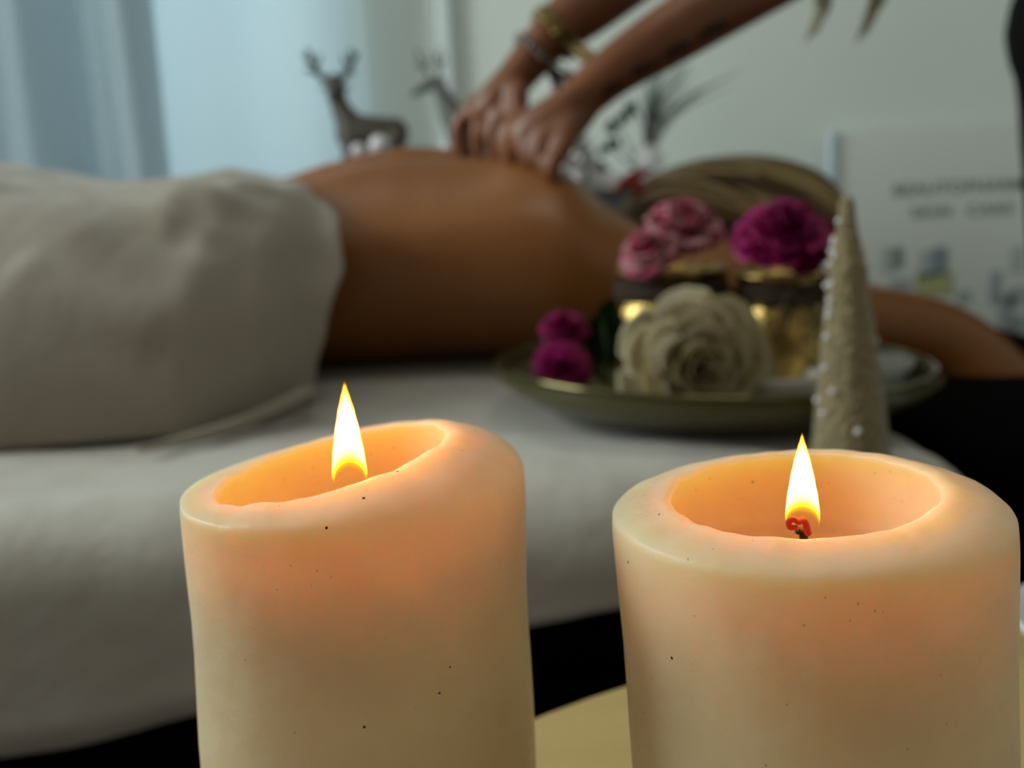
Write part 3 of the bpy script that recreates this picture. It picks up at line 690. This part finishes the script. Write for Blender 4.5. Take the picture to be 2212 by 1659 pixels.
def bloom(name, label, cat, loc, axis, R, layers, mats, ruffle, group=None, spin=0, seed=0, flat=1.0, core=None):
    """layers: (count, ring radius, petal width, petal height, opening angle deg, foot depth, cup, curl) all in units of R"""
    t = thing(name, label, cat, loc, group)
    q = V(axis).normalized().to_track_quat('Z', 'Y'); t.rotation_mode = 'QUATERNION'; t.rotation_quaternion = q
    rn = random.Random(seed); off = spin
    for li, (n_, rr, w_, h_, op, z0, cup, curl) in enumerate(layers):
        off += .7
        for mi in range(1): pass
        meshes = [petal_mesh(w_*R, h_*R, cup, curl, ruffle*R, seed*31+li*7+k) for k in range(2)]
        for k in range(n_):
            a = off+2*PI*k/n_+rn.uniform(-.08, .08)*(1 if ruffle < .01 else 3)
            me = meshes[k % 2]
            mm = mats[min(len(mats)-1, int(rn.random()*len(mats)))]
            if not me.materials: me.materials.append(mm)
            o = bpy.data.objects.new('petal', me); C.objects.link(o); o.parent = t
            tilt = math.radians(op+rn.uniform(-4, 4)*(1 if ruffle < .01 else 3))
            d = V((math.cos(a), math.sin(a), 0))
            # petal local -Y is the inside -> must face the centre
            rot = Matrix.Rotation(a-PI/2, 4, 'Z') @ Matrix.Rotation(-tilt, 4, 'X')
            o.matrix_local = Matrix.Translation(d*rr*R+V((0, 0, z0*R))) @ rot
    if core:
        bm = bmesh.new(); n = 60; pts = []
        for k in range(n):
            u = k/(n-1); a = u*PI*5; pts.append(V((math.cos(a)*R*core*u, math.sin(a)*R*core*u, R*(.52-.25*u*u))))
        # spiral wall
        A = [bm.verts.new(p) for p in pts]; B = [bm.verts.new(p*.9+V((0, 0, -.4*R))) for p in pts]
        for k in range(n-1): bm.faces.new((A[k], A[k+1], B[k+1], B[k]))
        bmesh.ops.solidify(bm, geom=bm.faces[:], thickness=R*.02)
        obj('bud', bm, mats[0], t)
    return t
ROSE = [(3, .03, .24, .44, -4, .18, .9, .05), (3, .05, .32, .44, 0, .16, .8, .15), (3, .10, .40, .50, 6, .10, .8, .2), (4, .15, .44, .54, 8, .05, .8, .3), (4, .20, .50, .57, 13, .01, .8, .3), (5, .25, .55, .60, 17, -.04, .75, .35), (5, .32, .66, .64, 26, -.12, .7, .4), (6, .36, .72, .66, 33, -.17, .6, .45), (6, .38, .78, .69, 43, -.22, .6, .45), (7, .42, .86, .74, 54, -.28, .5, .45), (7, .40, .92, .80, 68, -.34, .4, .4)]
rc = P(1512, 798, .70)
bloom('white_rose', 'large cream white artificial rose facing the viewer on the front of the tray', 'rose', rc+V((.0, .012, .0)), (.06, -1, .10), .0495, ROSE, [M['rose']], .006, seed=5, core=.20, spin=.3)
CARN = [(6, .04, .42, .66, 6, .20, .3, .1), (8, .10, .50, .70, 20, .12, .3, .2), (9, .16, .55, .74, 38, .04, .3, .3), (10, .2, .60, .78, 58, -.04, .2, .3), (10, .22, .62, .78, 76, -.06, .2, .3), (9, .2, .55, .6, 92, -.10, .2, .2)]
c = P(1468, 508, .80)
bloom('carnation', 'pink and white carnation in the left gold jar, the larger and higher one', 'flower', P(1472, 512, .82), (.0, -.45, 1), .036, CARN, [M['pink'], M['palepink']], .045, 'carnations in the left gold jar', seed=9)
bloom('carnation', 'smaller pink carnation bulging over the left rim of the left gold jar', 'flower', P(1408, 552, .80), (-.5, -.6, .8), .026, CARN, [M['palepink'], M['pink']], .045, 'carnations in the left gold jar', seed=12)
bloom('magenta_flower', 'deep magenta flower standing in the right gold jar beside the cone', 'flower', P(1692, 530, .775), (-.12, -.6, 1), .0405, CARN, [M['magenta']], .05, seed=21)
bloom('magenta_flower', 'upper of the two magenta blooms lying at the left end of the tray', 'flower', P(1218, 722, .795), (.0, -.5, 1), .0215, CARN, [M['magenta']], .05, 'magenta blooms at the left of the tray', seed=31)
bloom('magenta_flower', 'lower of the two magenta blooms lying at the left end of the tray', 'flower', P(1212, 800, .775), (.0, -1, .5), .0245, CARN, [M['magenta']], .05, 'magenta blooms at the left of the tray', seed=37)
# leaves
def leaf_bm(w, l, bend):
    bm = grid(5, 9, lambda u, v: V(((u-.5)*w*math.sin(PI*min(1, v*.92+.06))**.8, l*v, bend*v*v*l+abs(u-.5)*w*.25)))
    bmesh.ops.solidify(bm, geom=bm.faces[:], thickness=.0006); return bm
def leaf(px, py, Y, w, l, rot, m=M['leaf'], parent=None, name='leaf'):
    o = obj(name, leaf_bm(w, l, .25), m, parent); o.location = P(px, py, Y); o.rotation_euler = rot; return o
sp = thing('leafy_sprig', 'dark green leafy sprig on the tray between the magenta blooms and the cream rose', 'leaf', on_tray(.075, .79))
o_ = sp.location.copy()
bm = bmesh.new(); tube(bm, [V((0, 0, .003)), V((.0, -.005, .03)), P(1300, 690, .80)-o_], [.0018, .0016, .001], seg=6)
obj('stem', bm, M['leaf'], sp)
for px, py, rx, rz in ((1305, 770, 1.4, .15), (1318, 800, 1.2, -.5), (1292, 800, 1.2, .6), (1325, 760, 1.3, -.2), (1300, 830, .9, .9)):
    l_ = obj('leaf', leaf_bm(.018, .042, .25), M['leaf'], sp); l_.location = P(px, py, .80)-o_; l_.rotation_euler = (rx, 0, rz)
# gold jars
def jar(label, cx, cy, R, hgt, seed):
    base = on_tray(cx, cy); t = thing('gold_jar', label, 'jar', base, None)
    rn = random.Random(seed)
    prof = [(0, .001), (R*.7, 0), (R*.88, .003), (R*.98, hgt*.18), (R, hgt*.45), (R*.97, hgt*.62), (R*.86, hgt*.74), (R*.80, hgt*.79), (R*.80, hgt*.88), (R*.88, hgt*.96), (R*.90, hgt), (R*.86, hgt*1.0), (R*.78, hgt*.90), (R*.76, hgt*.78), (R*.88, hgt*.6), (R*.88, hgt*.1), (0, hgt*.08)]
    obj('body', lathe(bmesh.new(), prof, 56, lambda a, r, z: (r*math.cos(a)*(1+.012*nz(math.cos(a)*3, math.sin(a)*3, z*60+seed)), r*math.sin(a)*(1+.012*nz(math.cos(a)*3, math.sin(a)*3, z*60+seed)), z)), M['gold'], t)
    bm = bmesh.new(); tube(bm, [V((R*.905*math.cos(2*PI*k/40), R*.905*math.sin(2*PI*k/40), hgt*.985)) for k in range(41)], [.0022]*41, seg=8, sub=1, cap=False)
    obj('rim', bm, M['gold'], t)
    bm = bmesh.new()
    for j in range(9):
        zz = hgt*(.77+.018*j); r_ = R*.83+.002+rn.uniform(0, .002)
        tube(bm, [V((r_*math.cos(2*PI*k/32), r_*math.sin(2*PI*k/32), zz+.0012*math.sin(3*2*PI*k/32+j))) for k in range(33)], [.0013]*33, seg=6, sub=1, cap=False)
    for j in range(10):     # bow and loose ends
        a = -PI/2+rn.uniform(-.2, .9); d = V((math.cos(a), math.sin(a), 0)); s0 = d*(R*.85+.003)+V((0, 0, hgt*.82))
        tube(bm, [s0, s0+d*.012+V((rn.uniform(-.015, .02), 0, -.008)), s0+d*.010+V((rn.uniform(-.02, .03), 0, -rn.uniform(.02, .05)))], [.0014, .0013, .001], seg=6)
    for s in (-1, 1):
        a = -PI/2+.35; d = V((math.cos(a), math.sin(a), 0)); k0 = d*(R*.86+.004)+V((0, 0, hgt*.82)); sd_ = V((-d.y, d.x, 0))*s
        tube(bm, [k0, k0+sd_*.014+V((0, 0, .006))+d*.004, k0+sd_*.024+d*.003, k0+sd_*.013+V((0, 0, -.006))+d*.003, k0], [.0018]*5, seg=6)
    obj('twine', bm, M['twine'], t)
    return t
pj = P(1448, 600, .835); pk = P(1692, 600, .79)
jar('gold mercury glass jar with dark twine behind the cream rose, holding pink carnations', pj.x, .835, .0505, P(1448, 580, .83).z-on_tray(pj.x, .835).z, 1)
jar('gold mercury glass jar with dark twine beside the glitter cone, holding a magenta flower', pk.x, .795, .0375, P(1692, 588, .79).z-on_tray(pk.x, .795).z, 2)
# clear faceted dish and white pebble-like disc
dz = on_tray(.268, .775)
o = thing('glass_dish', 'small clear glass dish at the right end of the tray behind the glitter cone', 'dish', dz)
obj('bowl', lathe(bmesh.new(), [(0, 0), (.022, 0), (.034, .010), (.042, .026), (.0405, .026), (.031, .012), (.02, .003), (0, .003)], 20), M['dish'], o)
dz = on_tray(.195, .745)
o = obj('tealight_holder', lathe(bmesh.new(), [(0, 0), (.030, 0), (.033, .003), (.034, .018), (.031, .022), (.028, .020), (.026, .012), (0, .011)], 40, lambda a, r, z: (r*math.cos(a)*1.15, r*math.sin(a), z)), mat('frosted_white', (.42, .40, .34), .5, sss=.2), None, True, dz)
tag(o, 'low frosted white tealight holder on the tray between the cream rose and the glitter cone', 'holder')
# ------------------------------------------------------------------ glitter cone
m = mat('champagne_glitter', (.30, .235, .115), .45, metal=.25, bump=1.0, bscale=260, var=.25, vscale=200, sheen=.3); M['cone'] = m
yc = .584; cb = on_z(1836, 984, BED); tipz = P(1829, 424, yc).z
cz = bedz(cb.x, yc)-.0005; hh_ = tipz-cz
cone = thing('glitter_cone', 'tall champagne gold glitter cone with pearly beads standing in front of the tray', 'ornament', (P(1838, 984, yc).x, yc, cz))
lean = (P(1829, 424, yc).x-P(1838, 984, yc).x)
def coner(z): t = z/hh_; return interp(((0, .0235), (.15, .0210), (.4, .0165), (.7, .0113), (.93, .0048), (.975, .0043), (1, .0025)), t)
zs = [hh_*k/40 for k in range(41)]
bm = bmesh.new(); lathe(bm, [(0, 0)]+[(coner(z), z) for z in zs]+[(0, hh_+.001)], 40, lambda a, r, z: (r*math.cos(a)*(1+.03*nz(a*2, z*90))+lean*z/hh_, r*math.sin(a), z))
obj('shell', bm, m, cone)
bme = bpy.data.meshes.new('bead'); bb = ball(bmesh.new(), (0, 0, 0), .0021, 10, 7); bb.to_mesh(bme); bb.free(); bme.materials.append(M['bead']); bme.polygons.foreach_set('use_smooth', [True]*len(bme.polygons))
rn = random.Random(4)
for k, (px, py) in enumerate(((1818, 556), (1812, 618), (1806, 655), (1803, 690), (1793, 735), (1797, 803), (1806, 850), (1800, 675), (1790, 900), (1850, 930), (1822, 480))):
    z = P(px, py, yc-.018).z-cz; x = P(px, py, yc-.018).x-cone.location.x-lean*z/hh_; r = coner(z); x = max(-r*.95, min(r*.95, x))
    b1 = bpy.data.objects.new('bead', bme); C.objects.link(b1); b1.parent = cone; b1.location = (x+lean*z/hh_, -math.sqrt(r*r-x*x), z)
for k in range(26):
    z = rn.uniform(.08, .9)*hh_; a = rn.uniform(-.3, PI+.3); r = coner(z)
    b1 = bpy.data.objects.new('bead', bme); C.objects.link(b1); b1.parent = cone; b1.location = (r*math.cos(a)+lean*z/hh_, r*math.sin(a), z)

# ------------------------------------------------------------------ deer figurines
def deer(label, px0, Y, facing, m, antler_m, headpts, neck, body_, legs, antlers, headr, base):
    t = thing('deer_figurine', label, 'figurine', (P(px0, 340, Y).x, Y, SZ))
    bm = bmesh.new(); O = t.location
    f = lambda px, py, dy=0: P(px, py, Y+dy)-O
    tube(bm, [f(*p) for p in body_[0]], [px_r(r, Y) if not hasattr(r, '__len__') else (px_r(r[0], Y), px_r(r[1], Y)) for r in body_[1]], seg=16)
    tube(bm, [f(*p) for p in neck[0]], [px_r(r, Y) for r in neck[1]], seg=14)
    tube(bm, [f(*p) for p in headpts[0]], [px_r(r, Y) for r in headpts[1]], seg=12)
    for lx_, ly_, dy, hind in legs:
        top = f(lx_, ly_, dy); foot = V((top.x+(.004 if hind else 0), top.y, .004))
        if hind: pts = [top, V((top.x-.008, top.y, top.z*.62)), V((top.x+.012, top.y, top.z*.38)), foot]
        else: pts = [top, V((top.x-.003, top.y, top.z*.55)), V((top.x, top.y, top.z*.3)), foot]
        tube(bm, pts, [.017 if hind else .012, .009 if hind else .008, .0055, .0055], seg=10)
    for s in headr: tube(bm, [f(*s[0]), f(*s[1])], [px_r(7, Y), px_r(3, Y)], seg=8)    # ears
    obj('body', remesh(bm, .0032, 4), m, t)
    for a in antlers:
        ba = bmesh.new()
        for path, r0, r1 in a:
            pts = [f(*p) for p in path]; n_ = len(pts); tube(ba, pts, [px_r(lerp(r0, r1, k/(n_-1)), Y) for k in range(n_)], seg=8)
        obj('antler', ba, antler_m, t)
    return t
YD = 1.83
deer('dark brown deer figurine with wide antlers, nearer the window curtain', 800, YD, -1, M['deer'], M['antler'],
     ([(722, 178, -.02), (722, 196, -.035), (716, 212, -.05)], [19, 17, 10]),
     ([(728, 195), (735, 232), (760, 275, 0)], [17, 21, 33]),
     ([(758, 288), (790, 288), (825, 290), (852, 287)], [(33, 38), (36, 38), (36, 36), (31, 33)]),
     [(752, 310, -.02, 0), (760, 310, .02, 0), (856, 300, -.02, 1), (862, 300, .02, 1)],
     [[([(712, 180), (694, 165), (680, 150), (672, 128), (664, 110)], 8, 5), ([(690, 160), (676, 156), (660, 150)], 5, 3), ([(680, 148), (688, 132), (692, 118)], 5, 3), ([(676, 138), (666, 132), (655, 122)], 4, 3)],
      [([(732, 178), (744, 162), (754, 148), (760, 126), (757, 110)], 8, 5), ([(746, 160), (756, 158), (766, 158)], 5, 3), ([(754, 146), (744, 132), (740, 122)], 5, 3), ([(758, 136), (768, 128), (772, 114)], 4, 3)]],
     [((708, 186), (690, 192)), ((738, 186), (758, 190))], 0)
deer('paler grey deer figurine seen from the side, with its body behind the hands', 1040, YD, -1, M['deer2'], M['deer2'],
     ([(940, 178, 0), (920, 186, 0), (900, 198, 0), (888, 206, 0)], [15, 12, 8, 5]),
     ([(944, 180), (956, 205), (978, 250), (1000, 280)], [15, 18, 28, 36]),
     ([(1000, 290), (1040, 292), (1080, 294), (1108, 292)], [(36, 40), (36, 38), (36, 36), (31, 33)]),
     [(994, 310, -.02, 0), (1002, 310, .02, 0), (1106, 300, -.02, 1), (1112, 300, .02, 1)],
     [[([(930, 172), (920, 150), (908, 130), (900, 108)], 4, 2.5), ([(922, 152), (908, 146), (898, 138)], 3.5, 2), ([(918, 146), (926, 130), (924, 112)], 3.5, 2)],
      [([(944, 170), (950, 150), (948, 128), (952, 105)], 4, 2.5), ([(948, 148), (940, 136), (938, 118)], 3.5, 2), ([(949, 146), (958, 136), (960, 120)], 3.5, 2)]],
     [((948, 176), (964, 168))], 0)
# pale balls on the shelf, those by the deer standing in for blurred glints
me = bpy.data.meshes.new('bauble'); bb = ball(bmesh.new(), (0, 0, 0), 1, 20, 12); bb.to_mesh(me); bb.free(); me.materials.append(mat('pearly_silver', (.72, .68, .70), .25, coat=.5)); me.polygons.foreach_set('use_smooth', [True]*len(me.polygons))
YB_ = YD-.055
labs = iter(['small pearly ball at the front feet of the brown deer figurine', 'larger pearly ball under the belly of the brown deer figurine', 'pearly ball on the shelf at the chest of the grey deer figurine', 'pearly ball behind the near hand, low beside the silver tree'])
for px, py, r in ((774, 326, 16), (820, 314, 22), (965, 322, 15), (1252, 384, 16)):
    q = P(px, py, YB_); rr = px_r(r, YB_)
    o = bpy.data.objects.new('bauble', me); C.objects.link(o); o.location = q; o.scale = (rr,)*3
    tag(o, next(labs), 'ornament', 'pearly balls on the shelf')
    # glass cup below it that keeps it up
    hgt = q.z-rr*.55-SZ
    cup = obj('candle_stand', lathe(bmesh.new(), [(0, 0), (.018, 0), (.018, .003), (.004, .006), (.004, hgt*.7), (rr*.75, hgt), (rr*.65, hgt*.99), (0, hgt*.72)], 20), M['bead'], None, True, V((q.x, q.y, SZ)))
    tag(cup, {774: 'slim pale stand under the small ball at the brown deer\'s front feet', 820: 'slim pale stand under the larger ball below the brown deer\'s belly', 965: 'slim pale stand under the ball at the grey deer\'s chest', 1252: 'slim pale stand under the ball beside the silver tree'}[px], 'stand')
# silver tree ornament between and behind the hands
q0 = P(1232, 400, YD+.02); tp = P(1196, 150, YD+.02)
st = thing('silver_tree', 'silver glittering table tree ornament behind the hands', 'ornament', (q0.x, YD+.02, SZ))
hh2 = tp.z-SZ
bm = bmesh.new(); ln = tp.x-q0.x
lathe(bm, [(0, 0), (.025, 0), (.02, .006)]+[((1-k/24)*.056*(1.0 if k % 2 else .8)+.003, .006+(hh2-.006)*k/24) for k in range(25)]+[(0, hh2+.002)], 22, lambda a, r, z: (r*math.cos(a)*(1+.2*nz(a*3, z*80))+ln*z/hh2, r*math.sin(a), z))
obj('cone', bm, M['glit'], st)
bm = bmesh.new()
for k in range(60):
    t = rn.uniform(.03, .97); a = rn.uniform(0, 2*PI); r = (1-t)*.056+.004; ball(bm, (r*math.cos(a)+ln*t, r*math.sin(a), hh2*t), rn.uniform(.004, .007), 8, 6)
o = obj('beads', bm, M['bead'], st); o['kind'] = 'stuff'
# bouquet: vase, reeds, eucalyptus
vq = P(1398, 400, 1.88)
vz = thing('bouquet', 'white vase with a fan of grey reeds and green eucalyptus behind the blonde head', 'vase', (vq.x, 1.88, SZ)); O = vz.location.copy()
obj('vase', lathe(bmesh.new(), [(0, 0), (.024, 0), (.032, .012), (.030, .028), (.020, .040), (.022, .045), (.018, .043), (.02, .03), (0, .01)], 28), M['white'], vz)
rn = random.Random(8)
for k in range(64):
    s0 = V((rn.uniform(-.008, .008), rn.uniform(-.008, .008), .025))
    tx_ = rn.gauss(1445, 42) if k % 4 else rn.uniform(1385, 1610); ty_ = rn.uniform(120, 200) + abs(tx_-1450)*.15
    e = P(tx_, ty_, 1.88+rn.uniform(-.05, .05))-O
    mdp = s0.lerp(e, .55)+V((-.012*(tx_-1410)/80, 0, .012))
    bm = bmesh.new(); tube(bm, [s0, mdp, e], [.0013, .0013, .0005], seg=5, sub=4); obj('reed', bm, M['reed'], vz)
for path, lv in (([(1372, 340), (1350, 300), (1340, 270), (1362, 232)], [(1326, 278, 13), (1342, 262, 12), (1356, 248, 14), (1362, 236, 11)]), ([(1370, 360), (1340, 335), (1312, 310)], [(1316, 316, 12), (1330, 312, 9), (1304, 328, 9)]), ([(1372, 380), (1330, 385), (1298, 365)], [(1300, 366, 12), (1312, 376, 9), (1290, 376, 8)])):
    bm = bmesh.new(); pts = [V((0, 0, .04))]+[P(*p, 1.86)-O for p in path]; tube(bm, pts, [.0014]*len(pts), seg=6); obj('stem', bm, M['euc'], vz)
    for lx_, ly_, r in lv:
        l_ = obj('leaf', leaf_bm(px_r(r*2, 1.86), px_r(r*2.4, 1.86), .2), M['euc'], vz); l_.location = P(lx_, ly_+r, 1.85)-O; l_.rotation_euler = (1.3+rn.uniform(-.2, .2), rn.uniform(-.3, .3), rn.uniform(-.7, .7))
# ------------------------------------------------------------------ poster
YP = YW-.03
pa = P(1797, 400, YP); tl = P(1797, 285, YP); 
px1 = P(2330, 300, YP).x; pz0 = P(1900, 1000, YP).z
po = thing('poster', 'white advertising poster with grey lettering and bottle pictures on the right of the back wall', 'poster', (pa.x, YP, pz0))
M['paper'] = mat('poster_paper', (.80, .83, .79), .35)
PH = tl.z-pz0; PW_ = px1-pa.x
obj('sheet', boxbm((0, 0, 0), (PW_, .004, PH)), M['paper'], po, False)
obj('edge_strip', boxbm((-.010, -.010, 0), (.006, .006, PH), .003), mat('acrylic_edge', (.55, .66, .75), .12, coat=1), po)  # blue glint along the poster edge put into the strip colour
inkm = mat('print_grey', (.30, .37, .33), .6)
def text(s, px_c, py, size_px, gap=1.0, m=inkm):
    c = bpy.data.curves.new('t', 'FONT'); c.body = s; c.align_x = 'CENTER'; c.align_y = 'CENTER'; c.size = px_r(size_px, YP); c.space_character = gap; c.extrude = .0004; c.offset = .0006
    o = bpy.data.objects.new('t', c); C.objects.link(o); dg = bpy.context.evaluated_depsgraph_get(); me = bpy.data.meshes.new_from_object(o.evaluated_get(dg)); bpy.data.objects.remove(o)
    me.materials.clear(); o = obj('lettering', me, m, po, False); q = P(px_c, py, YP); o.location = (q.x-po.location.x, -.0015, q.z-po.location.z); o.rotation_euler = (PI/2, 0, 0); return o
text('BEAUTOPHARMA', 2084, 404, 37, 1.10); text('SKIN', 2011, 458, 36, 1.18); text('CARE', 2138, 452, 36, 1.18)
def pr(px, py, w_, h, col, name='print', rnd_=0):
    q = P(px, py, YP); a = px_r(w_, YP)/2; b1 = px_r(h, YP)/2
    o = obj(name, boxbm((-a, -.0008, -b1), (a, 0, b1)), mat('print_ink', tuple(lerp(c, .72, .22) for c in col), .6), po, False); o.location = (q.x-po.location.x, -.0008, q.z-po.location.z)
    return o
for d in ((1922, 560, 32, 52, (.42, .50, .46)), (1942, 556, 18, 46, (.24, .30, .30)), (2000, 570, 30, 60, (.46, .54, .54)), (2030, 564, 34, 60, (.16, .23, .29)), (2018, 615, 84, 50, (.46, .47, .14)),
          (1945, 622, 44, 40, (.36, .43, .48)), (2082, 642, 30, 28, (.36, .42, .44)), (2150, 620, 26, 70, (.36, .41, .46)), (2172, 690, 34, 110, (.34, .41, .42)), (2200, 640, 44, 44, (.40, .46, .46)), (2205, 710, 44, 60, (.32, .38, .38)), (2130, 730, 30, 60, (.42, .47, .46)), (2198, 560, 30, 60, (.50, .57, .54))): pr(*d, name='bottle_picture')

# ------------------------------------------------------------------ side table
tb = thing('side_table', 'round pale wooden side table carrying the two candles', 'table', (.17, .094, FLOOR)); 
obj('tabletop', lathe(bmesh.new(), [(0, -.022-FLOOR), (.292, -.022-FLOOR), (.298, -.019-FLOOR), (.300, -.011-FLOOR), (.298, -.003-FLOOR), (.294, 0-FLOOR), (0, 0-FLOOR)], 96), M['wood'], tb)
for k in range(3):
    a = 2*PI*k/3+.5; bm = bmesh.new(); tube(bm, [V((.17*math.cos(a), .17*math.sin(a), -.022-FLOOR)), V((.24*math.cos(a), .24*math.sin(a), .015))], [.017, .011], seg=14); obj('leg', bm, M['wood'], tb)
so = obj('saucer', lathe(bmesh.new(), [(0, .004), (.025, .003), (.03, 0), (.034, .003), (.045, .011), (.048, .016), (.0465, .0165), (.042, .012), (.03, .006), (0, .006)], 48), M['white'], None, True, (.232, .355, 0))
tag(so, 'white ceramic saucer on the wooden table at the right edge of the picture', 'saucer')
# ------------------------------------------------------------------ candles
def candle(label, cx, cy, R, zc, hx, hy, a, b, tx_, ty_, drop, fpos, fh, fw, lean, wick_h, seed, flare, shear=0, foot=.005):
    """hole centre offset hx,hy ; hole radii a,b ; lip tilt tx,ty ; pool level from the wick"""
    t = thing('pillar_candle', label, 'candle', (cx, cy, 0))
    seg = 144; bm = bmesh.new(); rings = []
    def lip(an):   # hole edge
        wob = 1+.018*nz(math.cos(an)*2+seed, math.sin(an)*2)+.006*nz(math.cos(an)*7+seed, math.sin(an)*7)
        x = hx+a*math.cos(an)*wob; y = hy+b*math.sin(an)*wob
        return V((x, y, zc+tx_*(x-hx)+ty_*(y-hy)+.0006*nz(math.cos(an)*5+seed, math.sin(an)*5, 3)))
    pool = fpos[2]-.009
    lipdef = []
    def ring(f): rings.append([bm.verts.new(f(2*PI*k/seg)) for k in range(seg)])
    for s in (.25, .55, .8, .93): ring(lambda an, s=s: V((hx+(lip(an).x-hx)*s*1.02, hy+(lip(an).y-hy)*s*1.02, pool+(.0004 if s < .9 else .0010))))
    for wv_, tz in ((1.035, .12), (1.07, .35), (1.075, .6), (1.05, .80), (1.02, .93), (1.0, .985)):
        ring(lambda an, wv_=wv_, tz=tz: (lambda l: V((hx+(l.x-hx)*wv_, hy+(l.y-hy)*wv_, pool+(l.z-pool)*tz)))(lip(an)))
    def outer(an): 
        rr = R*(1+.004*nz(math.cos(an)*1.5+seed, math.sin(an)*1.5, 5)); return V((rr*math.cos(an), rr*math.sin(an), 0))
    SHZ = zc-drop
    for s in (0, .06, .14, .25, .38, .52, .66, .78, .88, .95, .99):
        def f(an, s=s):
            l = lip(an); dirx = V((math.cos(an), math.sin(an), 0)); o_ = outer(an)
            p = l.lerp(o_, s); h = l.z-SHZ
            z = l.z+.0007*math.sin(min(1, s*3)*PI)-(l.z-(SHZ))*(1-math.sqrt(max(0, 1-s**2.1)))
            z -= 0.0
            return V((p.x, p.y, z))
        ring(f)
    Hs = zc-drop
    for k, dz_ in enumerate((.0012, .003, .006, .010, .015, .021, .028, .036, .046, .058, .072, .088, Hs-.002, Hs)):
        def f(an, dz_=dz_):
            o_ = outer(an); s = 1+flare(dz_)+.0035*nz(math.cos(an)*2+seed, math.sin(an)*2, dz_*40)*min(1, dz_*60)
            return V((o_.x*s+shear*dz_, o_.y*s, Hs-dz_))
        ring(f)
    c_ = bm.verts.new((hx, hy, pool+.0004)); 
    for k in range(seg): bm.faces.new((c_, rings[0][k], rings[0][(k+1) % seg]))
    for A, B in zip(rings, rings[1:]):
        for k in range(seg): bm.faces.new((A[k], B[k], B[(k+1) % seg], A[(k+1) % seg]))
    bm.faces.new(rings[-1])
    bo = obj('wax_body', bm, M['wax'], t)
    # flame: teardrop, foot open around the wick
    fx, fy, fz = fpos
    prof = []
    for k in range(25):
        v = k/24; r = fw*(.62+.55*math.sin(min(1, v/.42)*PI/2)*.69 if v < .25 else 1)*1
        rr = interp(((0, .55), (.05, .86), (.12, .97), (.20, 1.0), (.36, .90), (.55, .70), (.72, .48), (.86, .27), (.95, .11), (1, 0)), v)*fw
        prof.append((rr, fh*v))
    prof[-1] = (0, fh)
    prof.insert(0, (0, 0))
    fb = lathe(bmesh.new(), prof, 32, lambda an, r, z: (r*math.cos(an)+lean*(z/fh)**1.3, r*math.sin(an), z))
    fo = obj('flame', fb, M['flame'], t, True, (fx, fy, fz+foot))
    bm = bmesh.new(); tube(bm, [V((0, 0, -.011)), V((.0002, 0, wick_h*.5)), V((-.0008, 0, wick_h*.85))], [.0009, .0009, .0008], seg=8)
    wo = obj('wick', bm, M['wick'], t, True, (fx, fy, fz))
    return t, wo
YL, YR = .233, .203
cL = P(769, 1040, YL); cR = P(1739, 1075, YR)
hl = P(718, 998, YL-.002); hr = P(1731, 1062, YR)
fl = P(757, 1054, YL-.004); frp = P(1737, 1136, YR-.005)
#print('candle tops', hl.z, hr.z, 'flame foot', fl.z, frp.z)
R1 = .0398; R2 = .0399
flL = lambda d: interp(((0, 0), (.004, .004), (.012, .002), (.03, -.008), (.06, .014), (.12, .035)), d)
flR = lambda d: interp(((0, 0), (.004, .004), (.012, .002), (.03, -.008), (.06, .0), (.12, .012)), d)
candle('left pillar candle of the two, lit, with a lower dipping left rim', cL.x, YL, R1, hl.z, hl.x-cL.x, -.002, .0267, .0270, .19, .02, .0052,
       (fl.x-cL.x, -.004, hl.z-.0125), .0268, .0039, .0006, .0035, 1.3, flL, -.02)
cr2, wk = candle('right pillar candle of the two, lit, with a curled glowing wick', cR.x, YR, R2, hr.z, hr.x-cR.x, 0, .0267, .0275, .055, .02, .0045,
       (frp.x-cR.x, -.004, hr.z-.0105), .0214, .0034, -.0001, .004, 5.7, flR, .044, .0026)
# curled ember at the tip of the right wick
e0 = P(1722, 1130, YR-.006)-V((cR.x, YR, 0))
bm = bmesh.new()
tube(bm, [e0+V((.0022, .0, -.0022)), e0+V((.0018, 0, -.0004)), e0+V((.0012, -.0004, .0008)), e0+V((.0002, -.0004, .0003)), e0+V((-.0006, -.0002, .0009)), e0+V((-.0017, 0, .0004)), e0+V((-.0014, 0, -.0008)), e0+V((-.0004, -.0003, -.0007))], [.0007, .0007, .0006, .0006, .0006, .0006, .0006, .0005], seg=8)
eo = obj('ember', bm, M['ember'], cr2); eo['label'] = 'glowing red wick end'
